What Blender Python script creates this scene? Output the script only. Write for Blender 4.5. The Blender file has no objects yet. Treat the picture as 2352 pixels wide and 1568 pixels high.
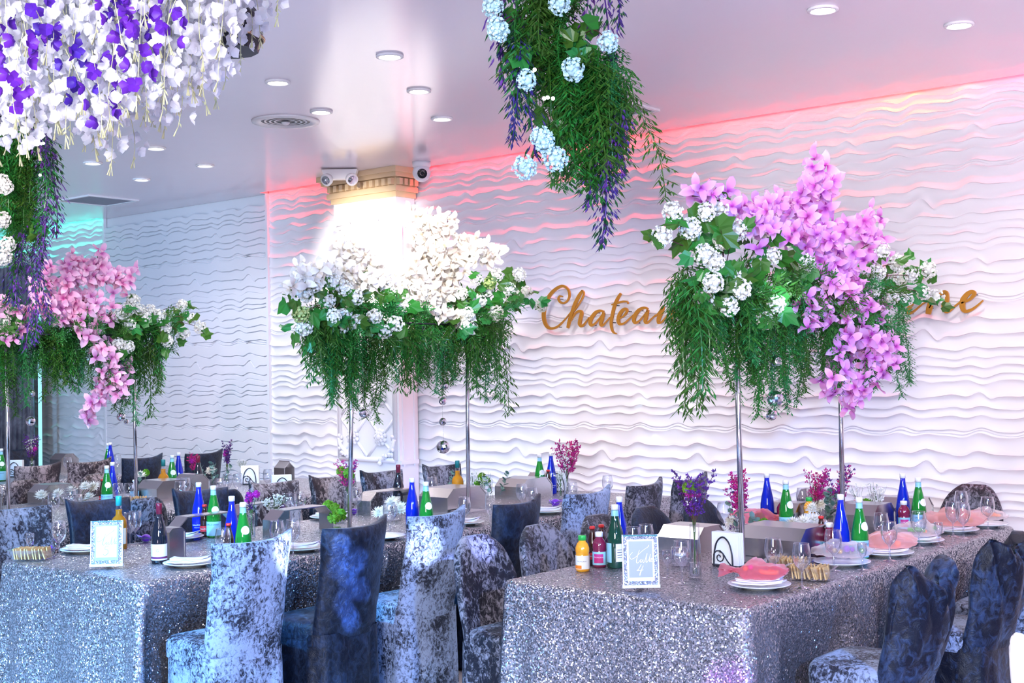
import bpy, math, random
from mathutils import Vector, Matrix, Euler, noise
R = math.radians
rnd = random.Random(7)
S = bpy.context.scene
COL = S.collection

# ---------------------------------------------------------------- camera
FPX, CAM_H = 2959.3, 1.70
YAW, PITCH, ROLL = R(39.5115), R(1.2511), R(-0.9809)
fwd = Vector((-math.sin(YAW)*math.cos(PITCH), math.cos(YAW)*math.cos(PITCH), math.sin(PITCH)))
_r = Vector((math.cos(YAW), math.sin(YAW), 0)); _u = _r.cross(fwd)
rgt = _r*math.cos(ROLL) + _u*math.sin(ROLL); upv = -_r*math.sin(ROLL) + _u*math.cos(ROLL)
EYE = Vector((0, 0, CAM_H))
cd = bpy.data.cameras.new('camera'); cam = bpy.data.objects.new('camera', cd); COL.objects.link(cam)
cd.sensor_width = 36; cd.lens = 36*FPX/2352; cd.clip_end = 200; cd.clip_start = .05
m = Matrix((rgt, upv, -fwd)).transposed().to_4x4(); m.translation = EYE
cam.matrix_world = m; S.camera = cam

# ---------------------------------------------------------------- world, exposure
S.view_settings.view_transform = 'Standard'; S.view_settings.look = 'None'
S.view_settings.gamma = 1; S.view_settings.use_curve_mapping = False
S.view_settings.exposure = 0.2
W_ = bpy.data.worlds.new('hall'); S.world = W_; W_.use_nodes = True
bg = W_.node_tree.nodes['Background']; bg.inputs[0].default_value = (.72, .78, 1.0, 1); bg.inputs[1].default_value = .22
S.cycles.transparent_max_bounces = 12; S.cycles.max_bounces = 5; S.cycles.diffuse_bounces = 3; S.cycles.glossy_bounces = 3; S.cycles.transmission_bounces = 4; S.cycles.sample_clamp_indirect = 6
S.cycles.adaptive_threshold = .02; S.cycles.caustics_reflective = False; S.cycles.caustics_refractive = False

# ---------------------------------------------------------------- lights of the hall and added fill lamps
def aim(o, tgt):
    o.rotation_euler = (Vector(tgt)-o.location).to_track_quat('-Z', 'Y').to_euler()
def light(name, kind, loc, tgt, power, col, **kw):
    L = bpy.data.lights.new(name, kind); L.energy = power; L.color = col
    for k, v in kw.items(): setattr(L, k, v)
    o = bpy.data.objects.new(name, L); o.location = loc; COL.objects.link(o); aim(o, tgt); return o
# added fill lamps at ceiling height, unseen behind and beside the camera
for k, (x, y) in enumerate(((-9.4, 1.2), (-6.4, .4), (-3.4, .2), (-.4, .6), (1.8, 3.4), (1.6, 6.4))):
    light('hall_fill_lamp', 'AREA', (x, y, 3.55), (x, y, 0), 13, (1, .95, .96), shape='DISK', size=.9)
# unseen uplights added near the floor to brighten and tint the ceiling
for (x, y, c, pw) in ((1.5, 1.5, (.97, .74, .95), 130), (-2.0, -1.5, (.95, .78, 1), 150), (-6.5, -.5, (.80, .85, 1), 150), (-11.0, 2.5, (.62, .80, 1), 120), (1.0, 6.5, (.97, .70, .95), 110)):
    light('ceiling_fill_light', 'SPOT', (x, y, .3), (x-1.2, y+1.8, 3.6), pw*1.9, c, spot_size=R(125), spot_blend=.9, shadow_soft_size=.3)
# added white fill from the front; stage lamps: blue wash from the front left, warm beam on the pilaster
light('front_fill_lamp', 'SPOT', (.8, -2.6, 2.5), (-5.8, 9.0, 3.0), 2600, (.97, .96, 1), spot_size=R(72), spot_blend=1, shadow_soft_size=.9)
light('stage_lamp_blue', 'SPOT', (-4.4, -.4, 3.35), (-5.9, 3.5, .35), 2900, (.13, .52, 1), spot_size=R(58), spot_blend=.9, shadow_soft_size=.15)
light('stage_lamp_blue', 'SPOT', (2.6, .6, 3.0), (-3.4, 4.8, .5), 2200, (.16, .40, 1), spot_size=R(50), spot_blend=.8, shadow_soft_size=.12)
light('stage_lamp_blue', 'SPOT', (-8.5, .5, 3.3), (-13.2, 9, 1.9), 1100, (.30, .62, 1), spot_size=R(50), spot_blend=.9, shadow_soft_size=.2)
light('moving_head_beam', 'SPOT', (-3.9, -.6, 2.9), (-8.98, 8.7, 2.74), 17000, (1, .93, .86), spot_size=R(9.5), spot_blend=1, shadow_soft_size=.06)
light('moving_head_pink', 'SPOT', (3.0, 3.5, 3.3), (-3.1, 6.2, 2.3), 420, (1, .62, .9), spot_size=R(34), spot_blend=.9, shadow_soft_size=.1)
light('moving_head_pink', 'SPOT', (-5.0, .8, 3.4), (-8.3, 5.1, 2.2), 1000, (1, .78, .86), spot_size=R(26), spot_blend=.9, shadow_soft_size=.1)
light('moving_head_white', 'SPOT', (-1.0, 1.0, 3.3), (-5.7, 6.1, 2.45), 3200, (1, .95, .87), spot_size=R(12), spot_blend=1, shadow_soft_size=.08)
# the projected petals and the two hard beams on the chair backs
for ang in (78, 36, -8, -52):
    for (r_, sz) in ((.085, .75), (.135, 1.0), (.175, 1.05)):
        light('petal_beam', 'SPOT', (1.0, 1.2, 3.1), (-4.62, 4.25+r_*math.cos(R(ang)), .67+r_*1.15*math.sin(R(ang))), 12000, (.24, .42, 1), spot_size=R(sz), spot_blend=.55, shadow_soft_size=.01)
light('chair_beam', 'SPOT', (1.0, 1.2, 3.1), (-4.64, 3.97, .86), 13000, (.72, .76, 1), spot_size=R(1.8), spot_blend=.6, shadow_soft_size=.02)
light('chair_beam', 'SPOT', (1.0, 1.2, 3.1), (-4.64, 4.88, .80), 11000, (.6, .68, 1), spot_size=R(2.0), spot_blend=.6, shadow_soft_size=.02)
light('chair_beam', 'SPOT', (1.0, 1.2, 3.1), (-4.10, 4.72, .86), 9000, (.35, .45, 1), spot_size=R(1.6), spot_blend=.6, shadow_soft_size=.02)
light('snowball_beam', 'SPOT', (1.0, 1.2, 3.1), (-2.95, 5.62, 2.05), 5000, (.6, .85, 1), spot_size=R(2.6), spot_blend=.8, shadow_soft_size=.02)
light('cloth_beam_violet', 'SPOT', (-1.6, -1.5, 3.1), (-2.56, 4.42, .40), 6000, (.55, .1, 1), spot_size=R(3.0), spot_blend=.8, shadow_soft_size=.02)
# LED strips lying in the slot between ceiling and back wall
def led(x0, x1, col, power):
    o = light('led_strip_light', 'AREA', ((x0+x1)/2, 8.93, 3.84), ((x0+x1)/2, 8.99, 3.2), power*(x1-x0)*.8, col, shape='RECTANGLE', size=x1-x0, size_y=.03)
    o.rotation_euler = (R(-8), 0, 0)
led(-10.75, -9.5, (1, .03, .02), 11); led(-8.5, -6.9, (1, .03, .05), 10); led(-6.9, -4.9, (1, .03, .03), 10); led(-4.9, -4.0, (1, .02, .03), 11)
led(-4.0, -3.2, (1, .12, .02), 11); led(-3.2, .3, (1, .05, .16), 11); led(-16.5, -13.8, (.03, .9, .62), 10)

# ---------------------------------------------------------------- pixel ray helpers (photo frame 2352 x 1568)
def ray(px, py):
    return fwd + rgt*((px-1176)/FPX) - upv*((py-784)/FPX)
def onz(px, py, z):
    d = ray(px, py); return EYE + d*((z-CAM_H)/d.z)
def onY(px, py, y):
    d = ray(px, py); return EYE + d*(y/d.y)
def onX(px, py, x):
    d = ray(px, py); return EYE + d*(x/d.x)
def depth(px, py, t):
    return EYE + ray(px, py)*t

# ---------------------------------------------------------------- materials
def nodes(name):
    M = bpy.data.materials.new(name); M.use_nodes = True
    t = M.node_tree; t.nodes.clear(); o = t.nodes.new('ShaderNodeOutputMaterial')
    return M, t, o
def N(t, typ, **kw):
    n = t.nodes.new(typ)
    for k, v in kw.items():
        if k.startswith('i_'): n.inputs[k[2:].replace('_', ' ')].default_value = v
        else: setattr(n, k, v)
    return n
def c4(c): return tuple(c)+(1,) if len(c) == 3 else tuple(c)
def prin(t, col=(.5, .5, .5), rough=.5, metal=0, trans=0, spec=.5, sheen=0, coat=0, ior=1.45, sub=0):
    p = t.nodes.new('ShaderNodeBsdfPrincipled'); I = p.inputs
    I['Base Color'].default_value = c4(col); I['Roughness'].default_value = rough; I['Metallic'].default_value = metal
    I['Transmission Weight'].default_value = trans; I['Specular IOR Level'].default_value = spec
    I['Sheen Weight'].default_value = sheen; I['Coat Weight'].default_value = coat; I['IOR'].default_value = ior
    return p
def mat(name, col, rough=.5, bump=0, bscale=40, vary=0, translucent=0, **kw):
    M, t, o = nodes(name); p = prin(t, col, rough, **kw)
    out = p.outputs[0]
    if bump:
        nz = N(t, 'ShaderNodeTexNoise'); nz.inputs['Scale'].default_value = bscale; nz.inputs['Detail'].default_value = 4
        tc = N(t, 'ShaderNodeTexCoord'); t.links.new(tc.outputs['Object'], nz.inputs['Vector'])
        b = N(t, 'ShaderNodeBump'); b.inputs['Strength'].default_value = bump; b.inputs['Distance'].default_value = .01
        t.links.new(nz.outputs[0], b.inputs['Height']); t.links.new(b.outputs[0], p.inputs['Normal'])
    colout = None
    if vary:
        oi = N(t, 'ShaderNodeObjectInfo'); hs = N(t, 'ShaderNodeHueSaturation'); hs.inputs['Color'].default_value = c4(col)
        ge = N(t, 'ShaderNodeNewGeometry')
        ad = N(t, 'ShaderNodeMath', operation='ADD'); t.links.new(oi.outputs['Random'], ad.inputs[0]); t.links.new(ge.outputs['Random Per Island'], ad.inputs[1])
        m1 = N(t, 'ShaderNodeMapRange'); m1.inputs[2].default_value = 2; m1.inputs[3].default_value = 1-vary; m1.inputs[4].default_value = 1+vary
        t.links.new(ad.outputs[0], m1.inputs[0]); t.links.new(m1.outputs[0], hs.inputs['Value'])
        m2 = N(t, 'ShaderNodeMapRange'); m2.inputs[3].default_value = .5-vary*.06; m2.inputs[4].default_value = .5+vary*.06
        t.links.new(oi.outputs['Random'], m2.inputs[0]); t.links.new(m2.outputs[0], hs.inputs['Hue'])
        t.links.new(hs.outputs[0], p.inputs['Base Color']); colout = hs.outputs[0]
    if translucent:
        tr = N(t, 'ShaderNodeBsdfTranslucent'); tr.inputs[0].default_value = c4(col)
        if colout: t.links.new(colout, tr.inputs[0])
        mx = N(t, 'ShaderNodeMixShader'); mx.inputs[0].default_value = translucent
        t.links.new(out, mx.inputs[1]); t.links.new(tr.outputs[0], mx.inputs[2]); out = mx.outputs[0]
    t.links.new(out, o.inputs[0]); return M
def emit(name, col, s):
    M, t, o = nodes(name); e = N(t, 'ShaderNodeEmission'); e.inputs[0].default_value = c4(col); e.inputs[1].default_value = s
    t.links.new(e.outputs[0], o.inputs[0]); return M
def thin_glass(name, tint=(.96, .97, 1), lo=.09, hi=.95, rough=.04):
    M, t, o = nodes(name); lw = N(t, 'ShaderNodeLayerWeight'); lw.inputs[0].default_value = .42
    mr = N(t, 'ShaderNodeMapRange'); mr.inputs[3].default_value = lo; mr.inputs[4].default_value = hi
    t.links.new(lw.outputs['Facing'], mr.inputs[0])
    a = N(t, 'ShaderNodeBsdfTransparent'); a.inputs[0].default_value = c4(tint)
    g = N(t, 'ShaderNodeBsdfGlossy'); g.inputs['Roughness'].default_value = rough; g.inputs[0].default_value = (.95, .96, 1, 1)
    mx = N(t, 'ShaderNodeMixShader'); t.links.new(mr.outputs[0], mx.inputs[0]); t.links.new(a.outputs[0], mx.inputs[1]); t.links.new(g.outputs[0], mx.inputs[2])
    t.links.new(mx.outputs[0], o.inputs[0]); return M
def organza(name, col, op):
    M, t, o = nodes(name); a = N(t, 'ShaderNodeBsdfTransparent'); a.inputs[0].default_value = c4([.5+.5*c for c in col])
    d = prin(t, col, .5, sheen=.6); tr = N(t, 'ShaderNodeBsdfTranslucent'); tr.inputs[0].default_value = c4(col)
    m1 = N(t, 'ShaderNodeMixShader'); m1.inputs[0].default_value = .4; t.links.new(d.outputs[0], m1.inputs[1]); t.links.new(tr.outputs[0], m1.inputs[2])
    lw = N(t, 'ShaderNodeLayerWeight'); lw.inputs[0].default_value = .35
    mr = N(t, 'ShaderNodeMapRange'); mr.inputs[3].default_value = op; mr.inputs[4].default_value = min(1, op+.4); t.links.new(lw.outputs['Facing'], mr.inputs[0])
    mx = N(t, 'ShaderNodeMixShader'); t.links.new(mr.outputs[0], mx.inputs[0]); t.links.new(a.outputs[0], mx.inputs[1]); t.links.new(m1.outputs[0], mx.inputs[2])
    t.links.new(mx.outputs[0], o.inputs[0]); return M
def velvet(name, dark, lite, lo, hi, scale=38, sheen=.55):
    # crushed velvet: the pile lies in patches, some matt, some silvery
    M, t, o = nodes(name); p = prin(t, dark, .42, sheen=sheen, spec=.4)
    p.inputs['Sheen Roughness'].default_value = .35; p.inputs['Sheen Tint'].default_value = (.5, .72, 1, 1)
    tc = N(t, 'ShaderNodeTexCoord'); oi = N(t, 'ShaderNodeObjectInfo')
    mp = N(t, 'ShaderNodeMapping'); t.links.new(tc.outputs['Object'], mp.inputs[0])
    cb = N(t, 'ShaderNodeMath', operation='MULTIPLY'); cb.inputs[1].default_value = 37; t.links.new(oi.outputs['Random'], cb.inputs[0])
    t.links.new(cb.outputs[0], mp.inputs['Location'])
    mp.inputs['Scale'].default_value = (1, 1, .8)
    nz = N(t, 'ShaderNodeTexNoise'); nz.inputs['Scale'].default_value = scale; nz.inputs['Detail'].default_value = 6; nz.inputs['Roughness'].default_value = .68; nz.inputs['Distortion'].default_value = .9
    t.links.new(mp.outputs[0], nz.inputs['Vector'])
    rp = N(t, 'ShaderNodeValToRGB'); rp.color_ramp.elements[0].position = lo; rp.color_ramp.elements[1].position = hi
    rp.color_ramp.elements[0].color = c4(dark); rp.color_ramp.elements[1].color = c4(lite)
    n2 = N(t, 'ShaderNodeTexNoise'); n2.inputs['Scale'].default_value = 6; t.links.new(mp.outputs[0], n2.inputs['Vector'])
    ml = N(t, 'ShaderNodeMath', operation='MULTIPLY_ADD'); ml.inputs[1].default_value = .55; ml.inputs[2].default_value = -.275; t.links.new(n2.outputs[0], ml.inputs[0])
    sm = N(t, 'ShaderNodeMath', operation='ADD'); t.links.new(nz.outputs[0], sm.inputs[0]); t.links.new(ml.outputs[0], sm.inputs[1])
    sh = N(t, 'ShaderNodeMapRange'); sh.inputs[1].default_value = lo; sh.inputs[2].default_value = hi; sh.inputs[3].default_value = sheen*.15; sh.inputs[4].default_value = sheen; t.links.new(sm.outputs[0], sh.inputs[0]); t.links.new(sh.outputs[0], p.inputs['Sheen Weight'])
    t.links.new(sm.outputs[0], rp.inputs[0]); t.links.new(rp.outputs[0], p.inputs['Base Color'])
    b = N(t, 'ShaderNodeBump'); b.inputs['Strength'].default_value = .5; b.inputs['Distance'].default_value = .012
    t.links.new(nz.outputs[0], b.inputs['Height']); t.links.new(b.outputs[0], p.inputs['Normal'])
    t.links.new(p.outputs[0], o.inputs[0]); return M
def sequin(name, a, b_, scale=175):
    # every sequin is a little mirror with a tilt of its own
    M, t, o = nodes(name); p = prin(t, a, .26, metal=.85)
    tc = N(t, 'ShaderNodeTexCoord'); vo = N(t, 'ShaderNodeTexVoronoi'); vo.inputs['Scale'].default_value = scale
    t.links.new(tc.outputs['Object'], vo.inputs['Vector'])
    sb = N(t, 'ShaderNodeVectorMath', operation='SUBTRACT'); sb.inputs[1].default_value = (.5, .5, .5); t.links.new(vo.outputs['Color'], sb.inputs[0])
    sc = N(t, 'ShaderNodeVectorMath', operation='SCALE'); sc.inputs['Scale'].default_value = 1.15; t.links.new(sb.outputs[0], sc.inputs[0])
    ge = N(t, 'ShaderNodeNewGeometry'); ad = N(t, 'ShaderNodeVectorMath', operation='ADD'); t.links.new(ge.outputs['Normal'], ad.inputs[0]); t.links.new(sc.outputs[0], ad.inputs[1])
    nm = N(t, 'ShaderNodeVectorMath', operation='NORMALIZE'); t.links.new(ad.outputs[0], nm.inputs[0]); t.links.new(nm.outputs[0], p.inputs['Normal'])
    sx = N(t, 'ShaderNodeSeparateColor'); t.links.new(vo.outputs['Color'], sx.inputs[0])
    mx = N(t, 'ShaderNodeMix', data_type='RGBA'); mx.inputs[6].default_value = c4(a); mx.inputs[7].default_value = c4(b_)
    t.links.new(sx.outputs[1], mx.inputs[0]); t.links.new(mx.outputs[2], p.inputs['Base Color'])
    t.links.new(p.outputs[0], o.inputs[0]); return M
def glitter(name, col, scale=400):
    return sequin(name, col, [min(1, c*1.3) for c in col], scale)

def bractmat(name, core, mid, edge):
    # bracts: deep colour at the heart, paler towards the tip
    M, t, o = nodes(name); p = prin(t, mid, .5); tc = N(t, 'ShaderNodeTexCoord'); ln = N(t, 'ShaderNodeVectorMath', operation='LENGTH'); t.links.new(tc.outputs['Object'], ln.inputs[0])
    rp = N(t, 'ShaderNodeValToRGB'); e = rp.color_ramp.elements; e[0].position = .006; e[0].color = c4(core); e[1].position = .075; e[1].color = c4(edge); q = e.new(.03); q.color = c4(mid)
    t.links.new(ln.outputs['Value'], rp.inputs[0]); oi = N(t, 'ShaderNodeObjectInfo'); hs = N(t, 'ShaderNodeHueSaturation'); t.links.new(rp.outputs[0], hs.inputs['Color'])
    m1 = N(t, 'ShaderNodeMapRange'); m1.inputs[3].default_value = .80; m1.inputs[4].default_value = 1.12; t.links.new(oi.outputs['Random'], m1.inputs[0]); t.links.new(m1.outputs[0], hs.inputs['Value'])
    m2 = N(t, 'ShaderNodeMapRange'); m2.inputs[3].default_value = .47; m2.inputs[4].default_value = .525; t.links.new(oi.outputs['Random'], m2.inputs[0]); t.links.new(m2.outputs[0], hs.inputs['Hue'])
    t.links.new(hs.outputs[0], p.inputs['Base Color']); tr = N(t, 'ShaderNodeBsdfTranslucent'); t.links.new(hs.outputs[0], tr.inputs[0]); mx = N(t, 'ShaderNodeMixShader'); mx.inputs[0].default_value = .35
    t.links.new(p.outputs[0], mx.inputs[1]); t.links.new(tr.outputs[0], mx.inputs[2]); t.links.new(mx.outputs[0], o.inputs[0]); return M
MT = dict(
 wallwhite=mat('wall_paint', (.86, .84, .87), .38, spec=.45),
 ceil=mat('ceiling_plaster', (.78, .71, .79), .15, bump=.10, bscale=2.2, spec=1.0),
 floor=mat('floor_tile', (.62, .58, .62), .3, bump=.05),
 plaster=mat('pilaster_plaster', (.84, .83, .86), .45),
 cream=mat('cornice_cream', (.80, .60, .36), .5),
 trim=mat('trim_white', (.85, .85, .88), .4),
 chrome=mat('chrome', (.78, .78, .82), .16, metal=1),
 black=mat('black_iron', (.012, .012, .02), .4),
 darkmetal=mat('dark_lens', (.01, .01, .015), .1),
 whitepl=mat('white_plastic', (.85, .85, .87), .35),
 lampglow=emit('lamp_glow', (1, .96, .93), 14),
 fairy=emit('fairy_light', (.9, .95, 1), 14),
 flame=emit('candle_flame', (1, .62, .22), 12),
 grille=mat('grille_grey', (.22, .23, .30), .5),
 gold=mat('sign_gold', (.62, .27, .035), .32, metal=.35),
 goldrim=mat('gold_rim', (.75, .5, .3), .25, metal=1),
 silver=mat('riser_mirror', (.62, .60, .60), .24, metal=1, bump=.02, bscale=60),
 glass=thin_glass('clear_glass'), plastic=thin_glass('clear_plastic', (.96, .95, .95), .10, .8, .12),
 vaseglass=thin_glass('vase_glass', (.93, .96, .97), .10, .85),
 blueb=mat('cobalt_glass', (.004, .03, .72), .06, trans=.45, coat=.6, ior=1.35),
 greenb=mat('green_glass', (.02, .42, .05), .06, trans=.55, coat=.6, ior=1.35),
 wineb=mat('dark_wine_glass', (.008, .010, .018), .06, coat=.8),
 dgreenb=mat('dark_green_glass', (.006, .05, .03), .06, coat=.7),
 whisky=mat('whisky', (.85, .32, .02), .05, trans=.6, ior=1.35),
 cola=mat('cola', (.035, .008, .006), .06, coat=.8),
 orangej=mat('orange_juice', (.85, .38, .02), .2, coat=.5),
 berry=mat('berry_juice', (.20, .008, .05), .15, coat=.6),
 cap_w=mat('cap_white', (.85, .85, .9), .4), cap_r=mat('cap_red', (.6, .03, .03), .4), cap_g=mat('cap_green', (.03, .45, .08), .4),
 foil_r=mat('foil_maroon', (.16, .008, .03), .3), foil_t=mat('cap_teal', (.02, .38, .42), .3), foil_dg=mat('cap_dark_green', (.01, .16, .15), .35),
 lab_w=mat('label_white', (.82, .84, .88), .6), lab_b=mat('label_light_blue', (.30, .62, .78), .5), lab_c=mat('label_cream', (.75, .62, .45), .6),
 lab_r=mat('label_red', (.65, .02, .03), .5), lab_m=mat('label_magenta', (.55, .03, .22), .5), lab_p=mat('label_purple', (.16, .02, .12), .5), lab_o=mat('label_orange', (.9, .25, .02), .5),
 ink=mat('ink_navy', (.02, .03, .12), .6), inkgrey=mat('ink_grey', (.30, .32, .42), .6), inkw=mat('ink_white', (.95, .95, 1), .6),
 china=mat('china', (.84, .85, .88), .18, coat=.3), napkin=mat('napkin_linen', (.74, .70, .78), .8, bump=.1, bscale=300), paper=mat('paper', (.86, .87, .90), .8),
 organza_p=organza('organza_pink', (1, .26, .34), .34), organza_l=organza('organza_blush', (1, .55, .52), .42), organza_c=organza('organza_clear', (.95, .85, .85), .25),
 tulle=mat('tulle_violet', (.16, .01, .42), .7, sheen=.5), candy_m=mat('candy_magenta', (.8, .01, .55), .15, coat=.6),
 candy_o=mat('candy_orange', (1, .32, .10), .3), candy_g=mat('candy_green', (.08, .55, .03), .2, metal=.3), candy_b=mat('candy_teal', (.02, .42, .55), .15, metal=.3), candy_v=mat('candy_violet', (.25, .05, .6), .15), candy_y=mat('candy_gold', (.85, .6, .2), .2, metal=.5),
 cracker=mat('cracker', (.62, .40, .17), .8, bump=.3, bscale=90),
 glit=glitter('frame_glitter', (.42, .46, .54)), cardw=mat('card_white', (.66, .69, .76), .5), cardg=mat('card_grey', (.30, .33, .40), .4),
 leaf=mat('leaf_green', (.035, .17, .022), .34, vary=.65, translucent=.25), fern=mat('fern_green', (.032, .20, .028), .36, vary=.65, translucent=.28),
 leafdk=mat('leaf_dark', (.012, .085, .025), .4, vary=.4, translucent=.15), euca=mat('eucalyptus', (.10, .20, .17), .5, vary=.3),
 stem=mat('stem_green', (.06, .12, .03), .6), twig=mat('twig_brown', (.09, .03, .03), .7),
 snow=mat('snowball_white', (.82, .83, .76), .6, vary=.16, translucent=.2), snowg=mat('snowball_lime', (.48, .58, .22), .6, vary=.2, translucent=.2),
 snowb=mat('snowball_blue', (.55, .78, .84), .6, vary=.15, translucent=.2),
 boug=bractmat('bract_lilac', (.45, .03, .42), (.80, .30, .72), (.90, .58, .88)), bougw=bractmat('bract_white', (.55, .48, .36), (.86, .81, .73), (.90, .87, .82)),
 bougp=bractmat('bract_rose', (.55, .06, .34), (.90, .42, .68), (.95, .72, .86)),
 amar=mat('amaranth_violet', (.055, .022, .17), .6, vary=.6), wisw=mat('wisteria_white', (.84, .86, .92), .5, vary=.1, translucent=.35), wisv=mat('wisteria_violet', (.075, .018, .40), .5, vary=.4, translucent=.3),
 wisg=mat('wisteria_bud', (.60, .62, .36), .6, vary=.2),
 mag=mat('dried_magenta', (.50, .01, .20), .7, vary=.4), vio=mat('dried_violet', (.10, .015, .22), .7, vary=.5), mum=mat('mum_white', (.86, .85, .76), .6, vary=.08, translucent=.2),
 mumg=mat('mum_green', (.14, .34, .02), .6, vary=.3, translucent=.2), gyp=mat('gypsophila', (.86, .85, .82), .7, vary=.1), carn=mat('carnation', (.38, .01, .28), .7, vary=.3),
 wax=mat('wax', (.85, .82, .75), .5), mirror=mat('mirror_tile', (.9, .9, .95), .06, metal=1),
 v_silver=velvet('velvet_silver', (.012, .014, .026), (.30, .36, .52), .40, .58, 56, .5),
 v_navy=velvet('velvet_navy', (.003, .006, .016), (.016, .032, .075), .44, .74, 34, .24),
 v_blue=velvet('velvet_blue', (.002, .004, .013), (.030, .058, .135), .46, .74, 26, .38),
 v_mid=velvet('velvet_mixed', (.008, .008, .016), (.24, .23, .28), .46, .62, 44, .3),
 v_brown=velvet('velvet_taupe', (.020, .013, .018), (.34, .28, .28), .44, .60, 40, .3),
 v_curtain=velvet('velvet_curtain', (.05, .045, .07), (.24, .22, .27), .35, .75, 5),
 sequin=sequin('sequin_silver', (.14, .145, .17), (.78, .78, .84)),
)

# ---------------------------------------------------------------- mesh helpers
class MB:
    def __init__(s): s.v = []; s.f = []; s.m = []; s.mi = 0
    def add(s, vs, fs):
        o = len(s.v); s.v += [tuple(v) for v in vs]; s.f += [tuple(i+o for i in f) for f in fs]; s.m += [s.mi]*len(fs); return s
    def box(s, c, d, rz=0, taper=1):
        a, b, h = d[0]/2, d[1]/2, d[2]/2; vs = []
        for z, k in ((-h, 1), (h, taper)):
            for x, y in ((-a, -b), (a, -b), (a, b), (-a, b)):
                x, y = x*k, y*k
                vs.append((c[0]+x*math.cos(rz)-y*math.sin(rz), c[1]+x*math.sin(rz)+y*math.cos(rz), c[2]+z))
        return s.add(vs, [(3, 2, 1, 0), (4, 5, 6, 7), (0, 1, 5, 4), (1, 2, 6, 5), (2, 3, 7, 6), (3, 0, 4, 7)])
    def lathe(s, prof, n=16, c=(0, 0, 0), ax=None, cap=True):
        vs = []; fs = []
        for r, z in prof:
            for k in range(n):
                a = 2*math.pi*k/n; vs.append(Vector((r*math.cos(a), r*math.sin(a), z)))
        for j in range(len(prof)-1):
            for k in range(n):
                k2 = (k+1) % n; fs.append((j*n+k, j*n+k2, (j+1)*n+k2, (j+1)*n+k))
        if cap:
            if prof[0][0] > 1e-4: fs.append(tuple(reversed(range(n))))
            if prof[-1][0] > 1e-4: fs.append(tuple(range((len(prof)-1)*n, len(prof)*n)))
        if ax is not None:
            q = Vector(ax).to_track_quat('Z', 'Y'); vs = [q @ v for v in vs]
        return s.add([v+Vector(c) for v in vs], fs)
    def tube(s, pts, rad, n=6, cap=True):
        pts = [Vector(p) for p in pts]; vs = []; fs = []; L = len(pts)
        up = Vector((.13, .31, .94))
        for i, p in enumerate(pts):
            d = (pts[min(i+1, L-1)]-pts[max(i-1, 0)]).normalized(); a = d.cross(up)
            if a.length < .05: a = d.cross(Vector((1, 0, 0)))
            a.normalize(); b = d.cross(a); r = rad[i] if isinstance(rad, (list, tuple)) else rad
            for k in range(n):
                t = 2*math.pi*k/n; vs.append(p+a*(r*math.cos(t))+b*(r*math.sin(t)))
        for i in range(L-1):
            for k in range(n):
                k2 = (k+1) % n; fs.append((i*n+k, i*n+k2, (i+1)*n+k2, (i+1)*n+k))
        if cap: fs += [tuple(reversed(range(n))), tuple(range((L-1)*n, L*n))]
        return s.add(vs, fs)
    def ball(s, c, r, n=8, sq=1):
        h = max(3, n//2+1)
        pr = [(max(1e-5, r*math.sin(math.pi*k/h)), -r*sq*math.cos(math.pi*k/h)) for k in range(h+1)]
        return s.lathe(pr, n, c, cap=False)
    def leaf(s, base, d, nrm, L, w, fold=.25, tipdrop=0):
        # one leaf: a folded lozenge of 4 triangles
        d = Vector(d).normalized(); n = Vector(nrm); side = d.cross(n)
        if side.length < 1e-3: side = d.cross(Vector((.3, .5, .8)))
        side.normalize(); n = side.cross(d); b = Vector(base); mid = b+d*(L*.45)+n*(-w*fold)
        tip = b+d*L-n*tipdrop
        return s.add([b, mid+side*w/2+n*w*fold, tip, mid-side*w/2+n*w*fold, mid], [(0, 1, 4), (1, 2, 4), (2, 3, 4), (3, 0, 4)])
    def petal(s, base, d, nrm, L, w, cup=.2, pts=6, point=.0):
        d = Vector(d).normalized(); n = Vector(nrm); side = d.cross(n)
        if side.length < 1e-3: side = d.cross(Vector((.3, .5, .8)))
        side.normalize(); n = side.cross(d).normalized(); b = Vector(base); vs = [b]
        rim = []
        for k in range(pts):
            t = k/(pts-1); a = -math.pi*.82+2*math.pi*.82*t
            x = math.sin(a)*w/2; y = L*(.52+.48*math.cos(a)*(1+point*(abs(t-.5) < .13)))
            rim.append(b+d*y+side*x+n*(cup*(x*x/(w*.5)**2)*w*.35+cup*.5*y*y/L))
        vs += rim; c = b+d*L*.5; vs.append(c); ci = len(vs)-1
        fs = [(0, 1, ci)]+[(i, i+1, ci) for i in range(1, pts)]+[(pts, 0, ci)]
        return s.add(vs, fs)
    def mesh(s, name, mats, smooth=True):
        me = bpy.data.meshes.new(name); me.from_pydata(s.v, [], s.f)
        for x in (mats if isinstance(mats, (list, tuple)) else [mats]): me.materials.append(MT[x] if isinstance(x, str) else x)
        if s.mi or any(s.m): me.polygons.foreach_set('material_index', s.m)
        me.polygons.foreach_set('use_smooth', [smooth]*len(s.f)); me.update(); return me
def ob(name, me, parent=None, loc=(0, 0, 0), rot=(0, 0, 0), sc=1):
    o = bpy.data.objects.new(name, me); COL.objects.link(o)
    if parent: o.parent = parent
    o.location = loc; o.rotation_euler = rot; o.scale = (sc, sc, sc) if not isinstance(sc, (tuple, list)) else sc
    return o
def tag(o, label, cat, group=None, kind=None):
    if label: o['label'] = label
    if cat: o['category'] = cat
    if group: o['group'] = group
    if kind: o['kind'] = kind
    return o
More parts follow.
